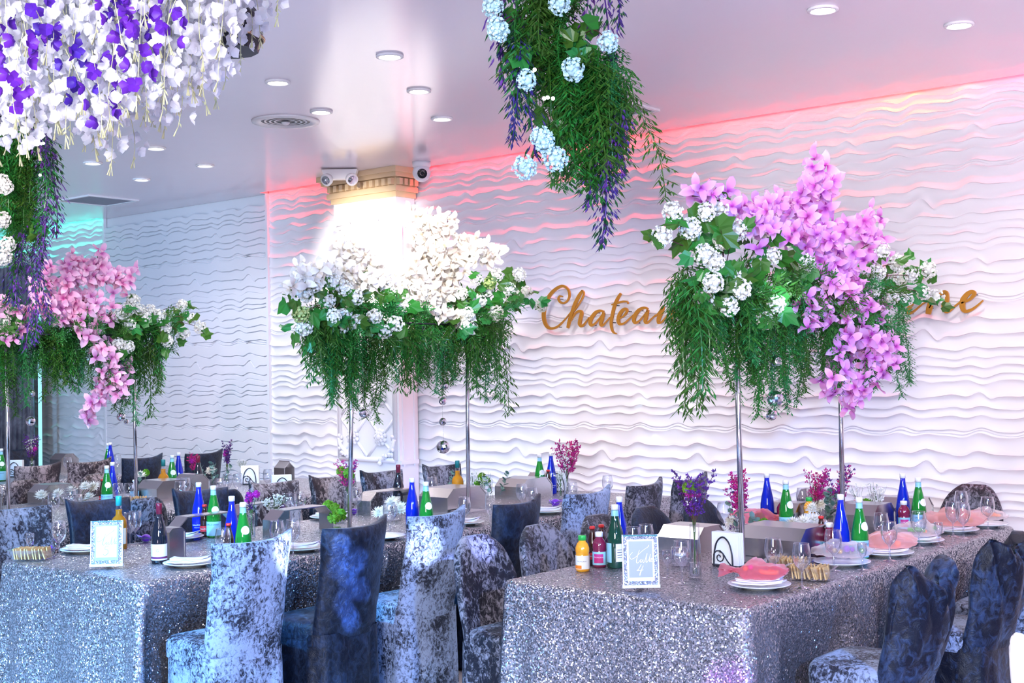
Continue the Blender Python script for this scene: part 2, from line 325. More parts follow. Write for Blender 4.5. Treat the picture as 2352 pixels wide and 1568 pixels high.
def crom(P, n=6):
    P = [Vector(p) for p in P]; out = []
    for i in range(len(P)-1):
        a, b, c, d = P[max(i-1, 0)], P[i], P[i+1], P[min(i+2, len(P)-1)]
        for k in range(n):
            t = k/n; out.append(.5*((2*b)+(c-a)*t+(2*a-5*b+4*c-d)*t*t+(3*b-a-3*c+d)*t**3))
    out.append(P[-1]); return out
_txt = {}
def text_geo(s, size):
    if s not in _txt:
        cu = bpy.data.curves.new('t', 'FONT'); cu.body = s; cu.size = 1; cu.align_x = 'CENTER'; cu.align_y = 'CENTER'; cu.resolution_u = 2
        o = bpy.data.objects.new('t', cu); me = o.to_mesh(); _txt[s] = ([tuple(v.co) for v in me.vertices], [tuple(p.vertices) for p in me.polygons])
        o.to_mesh_clear(); bpy.data.objects.remove(o); bpy.data.curves.remove(cu)
    v, f = _txt[s]; return [(x*size, y*size) for x, y, z in v], f
# ================================================================ structure
WY, CZ, EDGE = 9.0, 3.63, 8.875          # back wall plane, ceiling height, ceiling edge (LED slot behind it)
mb = MB().box((-7, 3.5, -.05), (30, 17, .1)); tag(ob('floor', mb.mesh('floor', 'floor', False)), 'pale polished floor of the banquet hall', 'floor', kind='structure')  # floor out of view, kept pale to bounce light up to the ceiling
XL0, XL1 = -13.84, -10.775                # the flat section of the wall without a slot
mb = MB(); mb.box((-7, (EDGE-4.5)/2, CZ+.04), (30, EDGE+4.5, .08)); mb.box(((XL0+XL1)/2, (EDGE+WY)/2, CZ+.04), (XL1-XL0, WY-EDGE, .08))
mb.box((-7, 8.85, CZ+.26), (30, .5, .05)); mb.box((-7, 8.6, CZ+.16), (30, .04, .2))
tag(ob('ceiling', mb.mesh('ceiling', 'ceil', False)), 'glossy pale lavender plaster ceiling with recessed lamps', 'ceiling', kind='structure')

# ---- wave relief panels: (drop below the A line, lip depth, wave amplitude)
PW, PH, ZA = .9475, .9375, 3.335
ROWS = [(0, .032, .010), (.085, .026, .012), (.145, .022, .013), (.237, .018, .014), (.257, .009, .014), (.276, .012, .014), (.400, .032, .013),
        (.503, .034, .009), (.603, .030, .013), (.665, .012, .014), (.728, .026, .015), (.790, .018, .015), (.834, .014, .015), (PH, .032, .010)]
def gs(u, c, w):
    d = (u-c+.5) % 1-.5; return math.exp(-d*d/(2*w*w))
UA, UB = .62, .22
def line(i, u):
    dz, D, a = ROWS[i]; j = i % 13; t = 2*math.pi*u; ph = j*.33
    z = a*(.75*math.sin(3*t+ph+.6)+.55*math.sin(2*t-ph*1.3+2.0)+.35*math.sin(5*t+ph*.8))
    if j == 0: z += .034*gs(u, UA, .042)-.024*gs(u, UA+.085, .03)
    if j == 7: z += .036*gs(u, UB, .045)-.040*gs(u, UB+.10, .036)
    if j in (1, 6): z += .012*gs(u, UA if j == 1 else UB, .06)
    return -dz+z
TT = [(0, .55), (.07, .36), (.16, .16), (.27, .04), (.40, .03), (.54, .13), (.68, .34), (.82, .66), (.93, .92), (1, .985)]
def panel_mesh(name, i0, i1, flat=False, zmin=-9, ncol=44):
    mb = MB()
    for i in range(i0, i1):
        vs = []
        dn = ROWS[(i+1)][1]
        tt = TT if not flat else [(0, 0), (.3, 0), (.4, 0), (.6, 0), (1, 0)]
        for t, d in tt:
            for c in range(ncol+1):
                u = c/ncol; a = line(i, u)-.0035; b = line(i+1, u)
                if flat:  # shallow relief: flat ground with a thin incised line
                    dp = .030 if ROWS[i][1] > .013 else .006*(1+math.sin(2*math.pi*(u*2+i*.3)))
                    y = .034-(dp if t == 0 else 0); z = (a, a-.010, a-.012, b+.002, b)[(0, .3, .4, .6, 1).index(t)]
                else:
                    mod = .8+.35*math.sin(2*math.pi*(u*2+(i % 13)*.37)); y = dn*d*mod*.8; z = a+(b-a)*t
                vs.append((u*PW, -y, z))
        n = ncol+1; fs = []
        for j in range(len(tt)-1):
            for c in range(ncol): fs.append((j*n+c, (j+1)*n+c, (j+1)*n+c+1, j*n+c+1))
        mb.add(vs, fs)
        # the little drop below the lip of the next line
        vs2 = [v for v in vs[-n:]]; m0 = []
        for c in range(n):
            u = c/ncol; k2 = (i+1) % 13; m0.append((u*PW, -ROWS[k2+1][1]*.55*.8*(.8+.35*math.sin(2*math.pi*(u*2+k2*.37))) if not flat else -.034+(.030 if ROWS[i+1][1] > .013 else .006*(1+math.sin(2*math.pi*(u*2+(i+1)*.3)))), line(i+1, u)-.0035))
        mb.add(vs2+m0, [(c, n+c, n+c+1, c+1) for c in range(ncol)])
    return mb.mesh(name, 'wallwhite')
wall = tag(ob('wall_back', MB().box((-8, WY+.06, 1.95), (28, .1, 3.9)).mesh('wall_back', 'wallwhite', False)), 'white back wall of carved wave relief panels', 'wall', kind='structure')
P_full = panel_mesh('wave_panel', 0, 13); P_top = panel_mesh('wave_panel_top', 7, 13); P_low = panel_mesh('wave_panel_low', 0, 4)
F_full = panel_mesh('line_panel', 0, 13, True); F_top = panel_mesh('line_panel_top', 9, 13, True); F_low = panel_mesh('line_panel_low', 0, 4, True)
# horizontal phase: the A-row peak sits at X=-3.21
X0 = -3.21-UA*PW
for c in range(-14, 5):
    x = X0+c*PW
    if x+PW > XL0 and x < XL1: continue
    for z, me in ((ZA+PH, P_top), (ZA, P_full), (ZA-PH, P_full), (ZA-2*PH, P_full), (ZA-3*PH, P_low)):
        ob('wave_panel', me, wall, (x, WY, z))
# panels clipped at the ends of the flat section
def clip_panel(me, x, lo, hi):
    m2 = me.copy(); 
    for v in m2.vertices: v.co.x = min(max(v.co.x+x, lo), hi)-x
    return m2
for c in range(-14, 5):
    x = X0+c*PW
    if x < XL0 < x+PW or x < XL1 < x+PW:
        lo, hi = (-99, XL0) if x < XL0 else (XL1, 99)
        for z, me in ((ZA+PH, P_top), (ZA, P_full), (ZA-PH, P_full), (ZA-2*PH, P_full), (ZA-3*PH, P_low)):
            ob('wave_panel', clip_panel(me, x, lo, hi), wall, (x, WY, z))
XF = -11.655-UA*PW
for c in range(-3, 2):
    x = XF+c*PW
    for z, me in ((ZA-.09+PH, F_top), (ZA-.09, F_full), (ZA-.09-PH, F_full), (ZA-.09-2*PH, F_full), (ZA-.09-3*PH, F_low)):
        if x+PW < XL0 or x > XL1: continue
        mm = me if x > XL0 and x+PW < XL1 else clip_panel(me, x, XL0, XL1)
        ob('line_panel', mm, wall, (x, WY, z))
for i, x in enumerate((XL1, XL0)):
    tag(ob('trim_%d' % (i+1), MB().box((x, WY-.02, 1.83), (.035, .04, 3.6)).mesh('trim', 'trim', False)), ('slim white vertical strip where the flat wall section meets the wave panels', 'slim white vertical strip beside the teal lit wall corner')[i], 'trim', kind='structure')
tag(ob('baseboard_back', MB().box((-8, WY-.03, .06), (28, .05, .12)).mesh('baseboard', 'trim', False)), 'white baseboard along the wave wall', 'baseboard', kind='structure')

# ---- pilaster with diamond moulding
px0, px1, pyf = -9.44, -8.58, 8.71
pil = tag(ob('pilaster', None, None, ((px0+px1)/2, pyf, 0)), 'white wall pilaster with diamond mouldings, rosettes and cream cornice', 'column')
pw = px1-px0
ob('shaft', MB().box((0, .1275, 1.7), (pw, .255, 3.4)).mesh('shaft', 'plaster', False), pil)
mb = MB()
for z, d, h in ((3.36, .02, .05), (3.41, .05, .05), (3.46, .03, .08), (3.54, .09, .04), (3.58, .12, .05)):
    mb.box((0, .1275-d/2, z+h/2), (pw+2*d, .255+d, h))
cor = ob('cornice', mb.mesh('cornice', 'cream', False), pil)
dm = MB().box((0, 0, 0), (.045, .05, .06)).mesh('dentil', 'cream', False)
for k in range(11): ob('dentil', dm, cor, (-.42+k*.084, -.05, 3.50))
for k in range(4): ob('dentil', dm, cor, (pw/2+.05, .0+k*.07, 3.50), (0, 0, R(90)))
fz0, fz1, fw = .86, 3.12, pw/2-.05
for (a, b) in (((-fw, fz0), (fw, fz0)), ((-fw, fz1), (fw, fz1)), ((-fw, fz0), (-fw, fz1)), ((fw, fz0), (fw, fz1))):
    ob('moulding', MB().tube([(a[0], 0, a[1]), (b[0], 0, b[1])], .028, 8).mesh('moulding', 'plaster'), pil)
for sx in (0, 1):   # panel on the side face
    ob('moulding', MB().box((pw/2+.006, .05+sx*.155, 1.95), (.02, .025, 2.3)).mesh('moulding', 'plaster', False), pil)
ob('moulding', MB().box((pw/2+.006, .125, .84), (.025, .24, .04)).mesh('moulding', 'plaster', False), pil)
ob('moulding', MB().box((pw/2+.006, .125, 3.10), (.025, .24, .04)).mesh('moulding', 'plaster', False), pil)
def rosette():
    mb = MB(); mb.ball((0, -.01, 0), .03, 8)
    for ring, (r, n, s) in enumerate(((.03, 7, .019), (.052, 9, .018))):
        for k in range(n):
            a = 2*math.pi*k/n+ring*.3; mb.ball((r*math.cos(a), -.012+ring*.008, r*math.sin(a)), s, 6)
    return mb.mesh('rosette', 'plaster')
RS = rosette(); [setattr(v, 'co', v.co*1.25) for v in RS.vertices]; z0 = 1.075; dz = .39
def inside(x, z): return abs(x) <= fw+.001 and fz0 <= z <= fz1
bars = []
for k in range(-1, 7):
    for sx in (-.19, .19):
        z = z0+k*dz
        if inside(sx, z): ob('rosette', RS, pil, (sx, -.01, z))
        for tx in (sx-.19, sx+.19):
            for tz in (z-dz/2, z+dz/2):
                a, b = Vector((sx, 0, z)), Vector((tx, 0, tz))
                lo, hi = 0., 1.
                for t in range(0, 41):
                    p = a.lerp(b, t/40)
                    if not inside(p.x, p.z):
                        if lo == t/40: lo = (t+1)/40
                        elif hi == 1.: hi = t/40
                if hi-lo > .08 and lo < 1: ob('diamond_moulding', MB().tube([a.lerp(b, lo), a.lerp(b, hi)], .016, 6).mesh('diamond_moulding', 'plaster'), pil)
    z = z0+dz/2+k*dz
    if inside(0, z) and k in (4, 2): ob('rosette', RS, pil, (0, -.01, z))
def acanthus():
    mb = MB(); r2 = random.Random(3)
    mb.tube(crom([(.20, -.015, 0), (.14, -.02, .02), (.08, -.02, .08), (.02, -.02, .13), (0, -.015, .20)], 4), .022, 7)
    for k in range(16):
        t = k/15; p = Vector((.2, -.02, 0)).lerp(Vector((0, -.02, .2)), t)+Vector((-.05*math.sin(math.pi*t), 0, -.05*math.sin(math.pi*t)))
        mb.ball(p+Vector((r2.uniform(-.035, .035), r2.uniform(-.015, .005), r2.uniform(-.035, .035))), r2.uniform(.014, .026), 6)
    return mb.mesh('acanthus_corner', 'plaster')
AC = acanthus()
for sx, x in ((1, -fw), (-1, fw)):
    for sz, z in ((1, fz0), (-1, fz1)): ob('corner_ornament', AC, pil, (x, 0, z), (0, 0, 0), (sx, 1, sz))

# ---- ceiling fittings
dl_b = MB().lathe([(.085, 0), (.085, -.012), (.068, -.016), (.066, .0)], 20).mesh('ring', 'whitepl'); dl_g = MB().lathe([(.066, -.004), (.02, -.012), (1e-4, -.013)], 20, cap=False).mesh('lens', 'lampglow')
LAMPS = [((638, 187), 'recessed ceiling lamp beside the round air diffuser'), ((738, 255), 'recessed ceiling lamp between the round diffuser and the bright streak'), ((895, 127), 'recessed ceiling lamp inside the bright streak'),
 ((962, 207), 'recessed ceiling lamp just past the bright streak'), ((1015, 271), 'recessed ceiling lamp over the security camera'), ((358, 339), 'recessed ceiling lamp under the hanging white orchid strand'),
 ((213, 373), 'recessed ceiling lamp nearest the purple hanging garland'), ((325, 411), 'recessed ceiling lamp closest to the square grille on the pale blue side'), ((471, 379), 'recessed ceiling lamp alone above the pale blue wall'),
 ((1890, 20), 'recessed ceiling lamp at the top above the pink arrangement'), ((2203, 55), 'recessed ceiling lamp near the orange lit wall top')]
def downlight(p, label):
    o = tag(ob('recessed_lamp', dl_b, None, p), label, 'ceiling lamp', 'recessed ceiling lamps'); ob('lens', dl_g, o)
    L = light('recessed_lamp_light', 'SPOT', (p[0], p[1], CZ-.03), (p[0], p[1], 0), 60, (1, .94, .95), spot_size=R(150), spot_blend=.6, shadow_soft_size=.06); return o
for (x, y), lb in LAMPS: downlight(onz(x, y, CZ), lb)
# round diffuser
p = onz(656, 278, CZ); dif = tag(ob('air_diffuser', MB().lathe([(.26, 0), (.255, -.012), (.20, -.016), (.185, .0)], 32).mesh('flange', 'whitepl'), None, p), 'round ceiling air diffuser with concentric black slots', 'vent')
ob('core', MB().lathe([(.19, -.002), (1e-4, -.002)], 32, cap=False).mesh('core', 'black'), dif)
for r in (.155, .118, .081): ob('blade', MB().lathe([(r+.009, -.006), (r-.007, -.006), (r-.007, -.004), (r+.009, -.004)], 32, cap=False).mesh('blade', 'whitepl'), dif)
ob('hub', MB().lathe([(.035, -.012), (.02, -.028), (1e-4, -.03)], 20).mesh('hub', 'whitepl'), dif)
for (p, lb) in ((Vector((-12.4, 7.97, CZ)), 'square grey ceiling grille near the teal wall corner'), (Vector((-5.55, 7.83, CZ)), 'square grey ceiling grille behind the hanging green garland')):
    g = tag(ob('ceiling_grille', MB().box((0, 0, -.004), (.58, .58, .008)).mesh('grille_plate', 'grille', False), None, p), lb, 'vent', 'square ceiling grilles')
    fr = MB().box((0, 0, -.008), (.62, .03, .016)).mesh('frame', 'whitepl', False)
    for k in range(4): ob('frame', fr, g, ((0, .3, 0), (-.3, 0, 0), (0, -.3, 0), (.3, 0, 0))[k], (0, 0, R(90*k)))
# emergency light unit
p = onz(781, 393, CZ-.02); em = tag(ob('emergency_light', MB().box((0, 0, -.05), (.28, .10, .09), taper=1.2).mesh('housing', 'whitepl', False), None, (p.x, p.y, CZ-.005), (0, 0, R(40))), 'white twin-head emergency light above the pilaster cornice', 'light')
for sx in (-1, 1):
    h = ob('lamp_head', MB().lathe([(.02, 0), (.055, .02), (.06, .06), (.055, .065)], 16).mesh('lamp_head', 'whitepl'), em, (sx*.10, -.03, -.085), (R(115), 0, R(sx*25)))
    ob('lens', MB().lathe([(.05, .062), (.03, .07), (1e-4, .072)], 16, cap=False).mesh('lens', 'chrome'), h)
# security camera
p = onz(968, 372, CZ); sc_ = tag(ob('security_camera', MB().lathe([(.085, 0), (.085, -.04), (.07, -.055)], 20).mesh('mount', 'whitepl'), None, (p.x, p.y, CZ)), 'white dome security camera with black lens beside the pilaster', 'camera')
ey = ob('eyeball', MB().ball((0, 0, 0), .085, 16).mesh('eyeball', 'whitepl'), sc_, (0, 0, -.10))
d = (EYE-Vector((p.x, p.y, 3.5))).normalized()
ob('lens', MB().lathe([(.045, .065), (.045, .088), (.036, .09), (1e-4, .086)], 16, ax=(d.x+.1, d.y, d.z-.1)).mesh('lens', 'darkmetal'), ey)

# ---- lettering on the wall, strokes in the plane of the letters
YL = 8.93
def strokes(ox, oy, s, st):
    out = []
    for pts in st:
        P = [onY(ox+x/s, oy+y/s, YL) for x, y, w in pts]; Wd = [w/s*.0037 for x, y, w in pts]
        out.append((P, Wd))
    return out
def ribbon(mb, P, Wd, th=.016, n=5):
    C = crom(P, n); ws = []
    for i in range(len(Wd)-1):
        for k in range(n): ws.append(Wd[i]+(Wd[i+1]-Wd[i])*k/n)
    ws.append(Wd[-1]); L = len(C); vs = []
    for i, c in enumerate(C):
        d = (C[min(i+1, L-1)]-C[max(i-1, 0)]); d = Vector((d.x, 0, d.z)).normalized(); nn = Vector((-d.z, 0, d.x)); w = ws[i]
        # broad-nib pen: the stroke is widest across
        w2 = max(w, .006)/1
        vs += [c+nn*w2/2, c-nn*w2/2, c+nn*w2/2+Vector((0, -th, 0)), c-nn*w2/2+Vector((0, -th, 0))]
    fs = [(0, 1, 3, 2), (4*L-4, 4*L-2, 4*L-1, 4*L-3)]
    for i in range(L-1):
        a, b = 4*i, 4*i+4; fs += [(a+2, a+3, b+3, b+2), (a, b, b+1, a+1), (a, a+2, b+2, b), (a+1, b+1, b+3, a+3)]
    mb.add(vs, fs)
LET = [
 ('C', [[(490, 425, 14), (458, 418, 22), (440, 452, 26), (465, 492, 26), (512, 500, 22), (552, 468, 22), (572, 410, 26), (558, 342, 28), (515, 303, 30), (470, 300, 34), (400, 340, 40), (335, 410, 46), (290, 500, 52), (265, 610, 54), (268, 700, 52), (298, 775, 44), (350, 806, 32), (420, 790, 26), (480, 740, 20), (530, 685, 14), (590, 610, 12)]]),
 ('h', [[(730, 350, 24), (690, 410, 42), (640, 510, 46), (605, 610, 46), (572, 715, 46), (552, 800, 34)], [(725, 348, 14), (745, 375, 18), (733, 430, 20), (690, 505, 18), (628, 600, 14)],
        [(590, 715, 14), (640, 630, 22), (690, 598, 34), (718, 618, 44), (703, 695, 48), (695, 750, 46), (722, 778, 30), (765, 735, 16), (810, 670, 10)]]),
 ('a', [[(985, 605, 22), (940, 592, 30), (885, 618, 42), (838, 680, 50), (820, 735, 46), (838, 768, 34), (875, 750, 20), (925, 695, 16), (975, 630, 14)], [(985, 612, 30), (962, 700, 46), (948, 750, 44), (968, 772, 26), (1005, 735, 14), (1060, 670, 10)]]),
 ('t', [[(1190, 385, 26), (1152, 445, 38), (1115, 530, 42), (1088, 640, 40), (1072, 735, 36), (1082, 815, 28), (1105, 855, 22), (1138, 868, 12)], [(1078, 522, 14), (1150, 500, 24), (1220, 482, 24), (1270, 488, 18), (1272, 512, 10)]]),
 ('e', [[(1160, 695, 12), (1220, 660, 20), (1262, 602, 30), (1250, 572, 34), (1212, 588, 40), (1172, 645, 46), (1158, 710, 46), (1178, 752, 34), (1232, 742, 20), (1290, 690, 14), (1340, 640, 10)]]),
 ('a', [[(1515, 572, 22), (1470, 558, 30), (1405, 588, 42), (1358, 652, 50), (1345, 705, 46), (1365, 738, 34), (1412, 712, 18), (1470, 645, 14), (1512, 590, 14)], [(1515, 580, 30), (1495, 660, 46), (1482, 715, 44), (1504, 740, 26), (1560, 688, 14), (1610, 640, 10)]]),
 ('u', [[(1600, 665, 12), (1655, 608, 22), (1697, 545, 34), (1678, 610, 48), (1645, 685, 50), (1643, 735, 36), (1680, 728, 18), (1735, 665, 14), (1790, 590, 18), (1830, 548, 32), (1808, 640, 46), (1793, 705, 42), (1812, 735, 26), (1855, 712, 12)]]),
]
LET2 = [
 ('i', [[(640, 672, 20), (585, 750, 40), (555, 805, 42), (575, 835, 28), (640, 800, 18), (715, 735, 14), (800, 680, 10)], [(700, 425, 18), (728, 398, 46), (740, 380, 20)]]),
 ('n', [[(870, 600, 40), (838, 690, 56), (815, 770, 62), (800, 842, 50)], [(815, 770, 12), (880, 665, 18), (950, 600, 30), (1005, 590, 58), (1012, 660, 66), (1000, 745, 66), (1015, 808, 42), (1060, 805, 20), (1115, 755, 18), (1185, 695, 14)]]),
 ('e', [[(1200, 710, 14), (1290, 672, 26), (1352, 608, 36), (1340, 575, 34), (1280, 595, 44), (1222, 670, 56), (1212, 755, 54), (1245, 808, 36), (1315, 792, 26), (1390, 742, 20), (1460, 678, 12)]]),
]
sg = tag(ob('wall_lettering', None, None, (-5.2, YL, 2.2)), 'gold script lettering mounted on the white wave wall', 'sign')
pin = MB().lathe([(.004, 0), (.004, .06)], 6, ax=(0, 1, 0)).mesh('standoff_pin', 'black')
for (ox, oy, s), LL in (((1200, 600, 5.227), LET), ((1980, 560, 5.226), LET2)):
    for ch, st in LL:
        mb = MB()
        for P, Wd in strokes(ox, oy, s, st): ribbon(mb, [p-sg.location for p in P], Wd)
        lt = ob('letter_'+ch.lower(), mb.mesh('letter', 'gold', False), sg)
        for P, Wd in strokes(ox, oy, s, st)[:1]:
            for q in (P[2], P[-4]): ob('standoff_pin', pin, lt, q-sg.location)

# ---- drape in the far corner
def drape(name, x0, x1, y, z0, z1, label, matn, amp=.05, fold=.11):
    mb = MB(); n = int((x1-x0)/.02)+1; k = 12; vs = []; fs = []
    for j in range(k+1):
        z = z0+(z1-z0)*j/k
        for i in range(n+1):
            x = x0+(x1-x0)*i/n; a = 2*math.pi*x/fold
            vs.append((x+.01*math.sin(a*.7+j*.3), y+amp*(1-.35*j/k)*math.sin(a+.5*math.sin(j*.4))+.02*noise.noise((x*3, z, 0)), z))
    for j in range(k):
        for i in range(n): fs.append((j*(n+1)+i, j*(n+1)+i+1, (j+1)*(n+1)+i+1, (j+1)*(n+1)+i))
    mb.add(vs, fs); return tag(ob(name, mb.mesh(name, matn)), label, 'curtain')
a = onY(78, 900, 8.5); drape('drape', a.x-1.6, a.x, 8.5, .02, 3.1, 'taupe velvet drape hanging at the far wall corner behind the greenery', 'v_curtain')
tag(ob('light_tube', MB().tube([(a.x+.05, 8.55, 0), (a.x+.05, 8.55, 2.9)], .022, 8).mesh('light_tube', emit('tube_cyan', (.35, .8, 1), 1.1))), 'thin cyan light tube along the edge of the taupe drape', 'light')
# ================================================================ tables
TH = .76
def cloth(name, x0, x1, y0, y1, label, seed):
    # cloth with a rounded edge and hanging sides that ripple more towards the floor
    r = random.Random(seed); mb = MB(); rad = .03
    per = []; st = .035
    def edge(ax, ay, bx, by):
        n = max(2, int(math.hypot(bx-ax, by-ay)/st))
        for k in range(n): per.append((ax+(bx-ax)*k/n, ay+(by-ay)*k/n))
    c = .05
    edge(x0+c, y0, x1-c, y0); 
    for k in range(4): a = -math.pi/2+k*math.pi/8; per.append((x1-c+c*math.cos(a), y0+c+c*math.sin(a)))
    edge(x1, y0+c, x1, y1-c)
    for k in range(4): a = k*math.pi/8; per.append((x1-c+c*math.cos(a), y1-c+c*math.sin(a)))
    edge(x1-c, y1, x0+c, y1)
    for k in range(4): a = math.pi/2+k*math.pi/8; per.append((x0+c+c*math.cos(a), y1-c+c*math.sin(a)))
    edge(x0, y1-c, x0, y0+c)
    for k in range(4): a = math.pi+k*math.pi/8; per.append((x0+c+c*math.cos(a), y0+c+c*math.sin(a)))
    n = len(per); cx, cy = (x0+x1)/2, (y0+y1)/2; vs = []; fs = []
    zs = [TH, TH-.004, TH-.014, TH-.03, TH-.10, TH-.20, TH-.32, TH-.45, TH-.58, .06, .015]
    ins = [.03, .012, .004, 0, 0, 0, 0, 0, 0, 0, 0]
    ph = r.uniform(0, 9); s = 0
    for j, z in enumerate(zs):
        t = max(0, (TH-.05-z)/TH); s = 0
        for i, (x, y) in enumerate(per):
            px, py = per[i-1]; s += math.hypot(x-px, y-py)
            qx, qy = per[(i+1) % n]; tx, ty = qx-px, qy-py; L = math.hypot(tx, ty) or 1; nx, ny = ty/L, -tx/L
            # distance to corner: folds gather there
            dc = min(math.hypot(x-a, y-b) for a in (x0, x1) for b in (y0, y1))
            w = t*(.022*noise.noise((s*2.1+ph, z*.7, seed))+.022*math.sin(s*11+2.5*noise.noise((s*1.3, 1, seed)))+.05*math.exp(-dc*5)*math.cos(dc*26)+.015)
            o = w-ins[j]
            if z < .6:   # chairs pushed in dent the hanging cloth
                k = 1 if z < .5 else .55
                for (hx, hy, fx, fy) in CH:
                    if fx*nx+fy*ny > -.8: continue
                    dx, dy = x+nx*o-hx, y+ny*o-hy; al, ac = (dx*nx+dy*ny), abs(-dx*ny+dy*nx)
                    if -.265 < al < .5 and ac < .36: o -= (al+.265)*k*(1 if ac < .26 else (.36-ac)/.10)
            vs.append((x+nx*o-cx, y+ny*o-cy, z))
    for j in range(len(zs)-1):
        for i in range(n): fs.append((j*n+i, (j+1)*n+i, (j+1)*n+(i+1) % n, j*n+(i+1) % n))
    mb.add(vs, fs); mb.add(vs[:n], [tuple(range(n))])
    return tag(ob(name, mb.mesh(name, 'sequin'), None, (cx, cy, 0)), label, 'tablecloth', 'sequin tablecloths')
# ================================================================ covered chairs
def ring_pts(w, d, n=28, p=3.2):
    out = []
    for k in range(n):
        a = 2*math.pi*k/n; c, s_ = math.cos(a), math.sin(a)
        out.append((w*math.copysign(abs(c)**(2/p), c), d*math.copysign(abs(s_)**(2/p), s_)))
    return out
def chair_meshes(style, velv, seed):
    r = random.Random(seed)
    # backrest: front of chair is +y
    mb = MB(); n = 36 if style != 'sag' else 72; vs = []; fs = []; lev = [0, .1, .2, .3, .4, .5, .6, .7, .8, .87, .93, .97, 1.0, 1.0]
    for j, v in enumerate(lev):
        if style == 'square':
            w = .205+.022*max(0, v-.72)/.28+.004*math.sin(v*5)
            th = .042*(1 if v < .9 else (1-.5*(v-.9)/.1))
        elif style == 'round':
            w = .212*(1 if v < .45 else math.sqrt(max(.02, 1-((v-.45)/.585)**2.4)))
            th = .040*(1 if v < .9 else 1-.5*(v-.9)/.1)
        else:
            w = .215*(1 if v < .7 else 1-.16*((v-.7)/.3)**2); th = .05*(1 if v < .9 else 1-.45*(v-.9)/.1)
        if j == len(lev)-1: w *= .86; th *= .12
        for (x, y) in ring_pts(w, th, n):
            xn = x/.215
            if style == 'square': top = .95+.022*max(0, xn)**3-.010*(1-xn*xn)
            elif style == 'round': top = .90
            else: top = .90-.10*math.cos(min(1, abs(xn)/.8)*1.55)**2+.012*math.exp(-((abs(xn)-.8)/.2)**2)-.03*max(0, abs(xn)-.85)
            z = .40+(top-.40)*v
            lean = -.10*v
            curve = (.045 if style != 'sag' else .05)*xn*xn
            q = noise.noise((x*7+seed, z*6, y*20)); w2 = .007*q
            if style == 'sag':
                fold = (.020*math.sin(x*42+5*noise.noise((x*3, z*3.5, seed)))+.010*math.sin(x*75+z*16+3*noise.noise((x*5, z*5, seed))))*(.2+v)*(1 if y < 0 else .5); w2 += fold-.03*math.sin(math.pi*v)*math.cos(xn*1.5)
            else: w2 += .004*math.sin((x*.7+z)*38+seed+3*q)*(1-v)
            vs.append((x+.006*q, y-.20+lean+curve+w2*(1 if y < 0 else -1), z))
    for j in range(len(lev)-1):
        for i in range(n): fs.append((j*n+i, j*n+(i+1) % n, (j+1)*n+(i+1) % n, (j+1)*n+i))
    t0 = (len(lev)-1)*n; fs += [(t0+k, t0+k+1, t0+n-k-1, t0+(n-k) % n) for k in range(n//2)]; mb.add(vs, fs); back = mb.mesh('back_cover', velv)
    # seat pad
    mb = MB(); vs = []; fs = []; n = 36
    for j, (z, k) in enumerate(((.40, 1), (.455, 1.01), (.475, .985), (.488, .93), (.492, .8), (.494, .4))):
        for (x, y) in ring_pts(.222*k, .19*k, n, 5): vs.append((x+.004*noise.noise((x*9, y*9, seed)), y-.01, z+.004*noise.noise((x*6, y*6, seed+3))))
    for j in range(5):
        for i in range(n): fs.append((j*n+i, j*n+(i+1) % n, (j+1)*n+(i+1) % n, (j+1)*n+i))
    fs.append(tuple(range(5*n, 6*n))); mb.add(vs, fs); seat = mb.mesh('seat_cover', velv if style != 'sag' else 'v_silver')
    # skirt to the floor
    mb = MB(); vs = []; fs = []; n2 = 72
    for j, z in enumerate((.43, .40, .33, .24, .14, .06, .015)):
        t = (.43-z)/.43
        for i, (x, y) in enumerate(ring_pts(.218+.018*t, .205+.02*t, n2, 5)):
            a = math.atan2(y, x); f = t**.8*(.011*math.sin(a*9+seed)+.010*math.sin(a*17+seed*2.3)-.012); L = math.hypot(x, y)
            vs.append((x*(1+f/L), y*(1+f/L)-.03, z))
    for j in range(6):
        for i in range(n2): fs.append((j*n2+i, (j+1)*n2+i, (j+1)*n2+(i+1) % n2, j*n2+(i+1) % n2))
    mb.add(vs, fs); skirt = mb.mesh('skirt', velv)
    return back, seat, skirt
_cm = {}
CH = []
def chair(x, y, face, style, velv, label, group, seed=0):
    # face: heading of the sitter in degrees, 0 = +x
    key = (style, velv, seed % 3); CH.append((x, y, math.cos(R(face)), math.sin(R(face))))
    if key not in _cm: _cm[key] = chair_meshes(style, velv, seed % 3*5+2)
    b, s_, k = _cm[key]
    o = tag(ob('covered_chair', None, None, (x, y, 0), (0, 0, R(face-90))), label, 'chair', group)
    ob('back_cover', b, o); ob('seat_cover', s_, o); ob('skirt', k, o); return o
G = 'velvet covered chairs at the table 5 side aisle'
BO = .27   # backrest top lies this far behind the chair centre
for k, (y, v, lb) in enumerate(((3.80, 'v_silver', 'silvery crushed velvet chair with a white beam on its top corner'),
    (4.42, 'v_navy', 'dark navy velvet chair with blue petal shapes projected on its back'), (5.02, 'v_silver', 'silvery crushed velvet chair with a blue-white beam on its back'),
    (5.68, 'v_navy', 'plain dark navy velvet chair behind the small round-backed chairs'), (6.38, 'v_silver', 'grey crushed velvet chair, fifth along the row from the table 5 sign'),
    (6.98, 'v_mid', 'dark crushed velvet chair beside the last one near the wave wall'))):
    chair(-4.66-BO, y, 180+(-3, 2, 0, 3, -2, 4)[k], 'square', v, lb, 'square-backed chairs in the aisle', k)
chair(-4.62-BO, 7.48, 183, 'square', 'v_mid', 'mottled grey velvet chair at the wall end of the aisle', 'square-backed chairs in the aisle', 1)
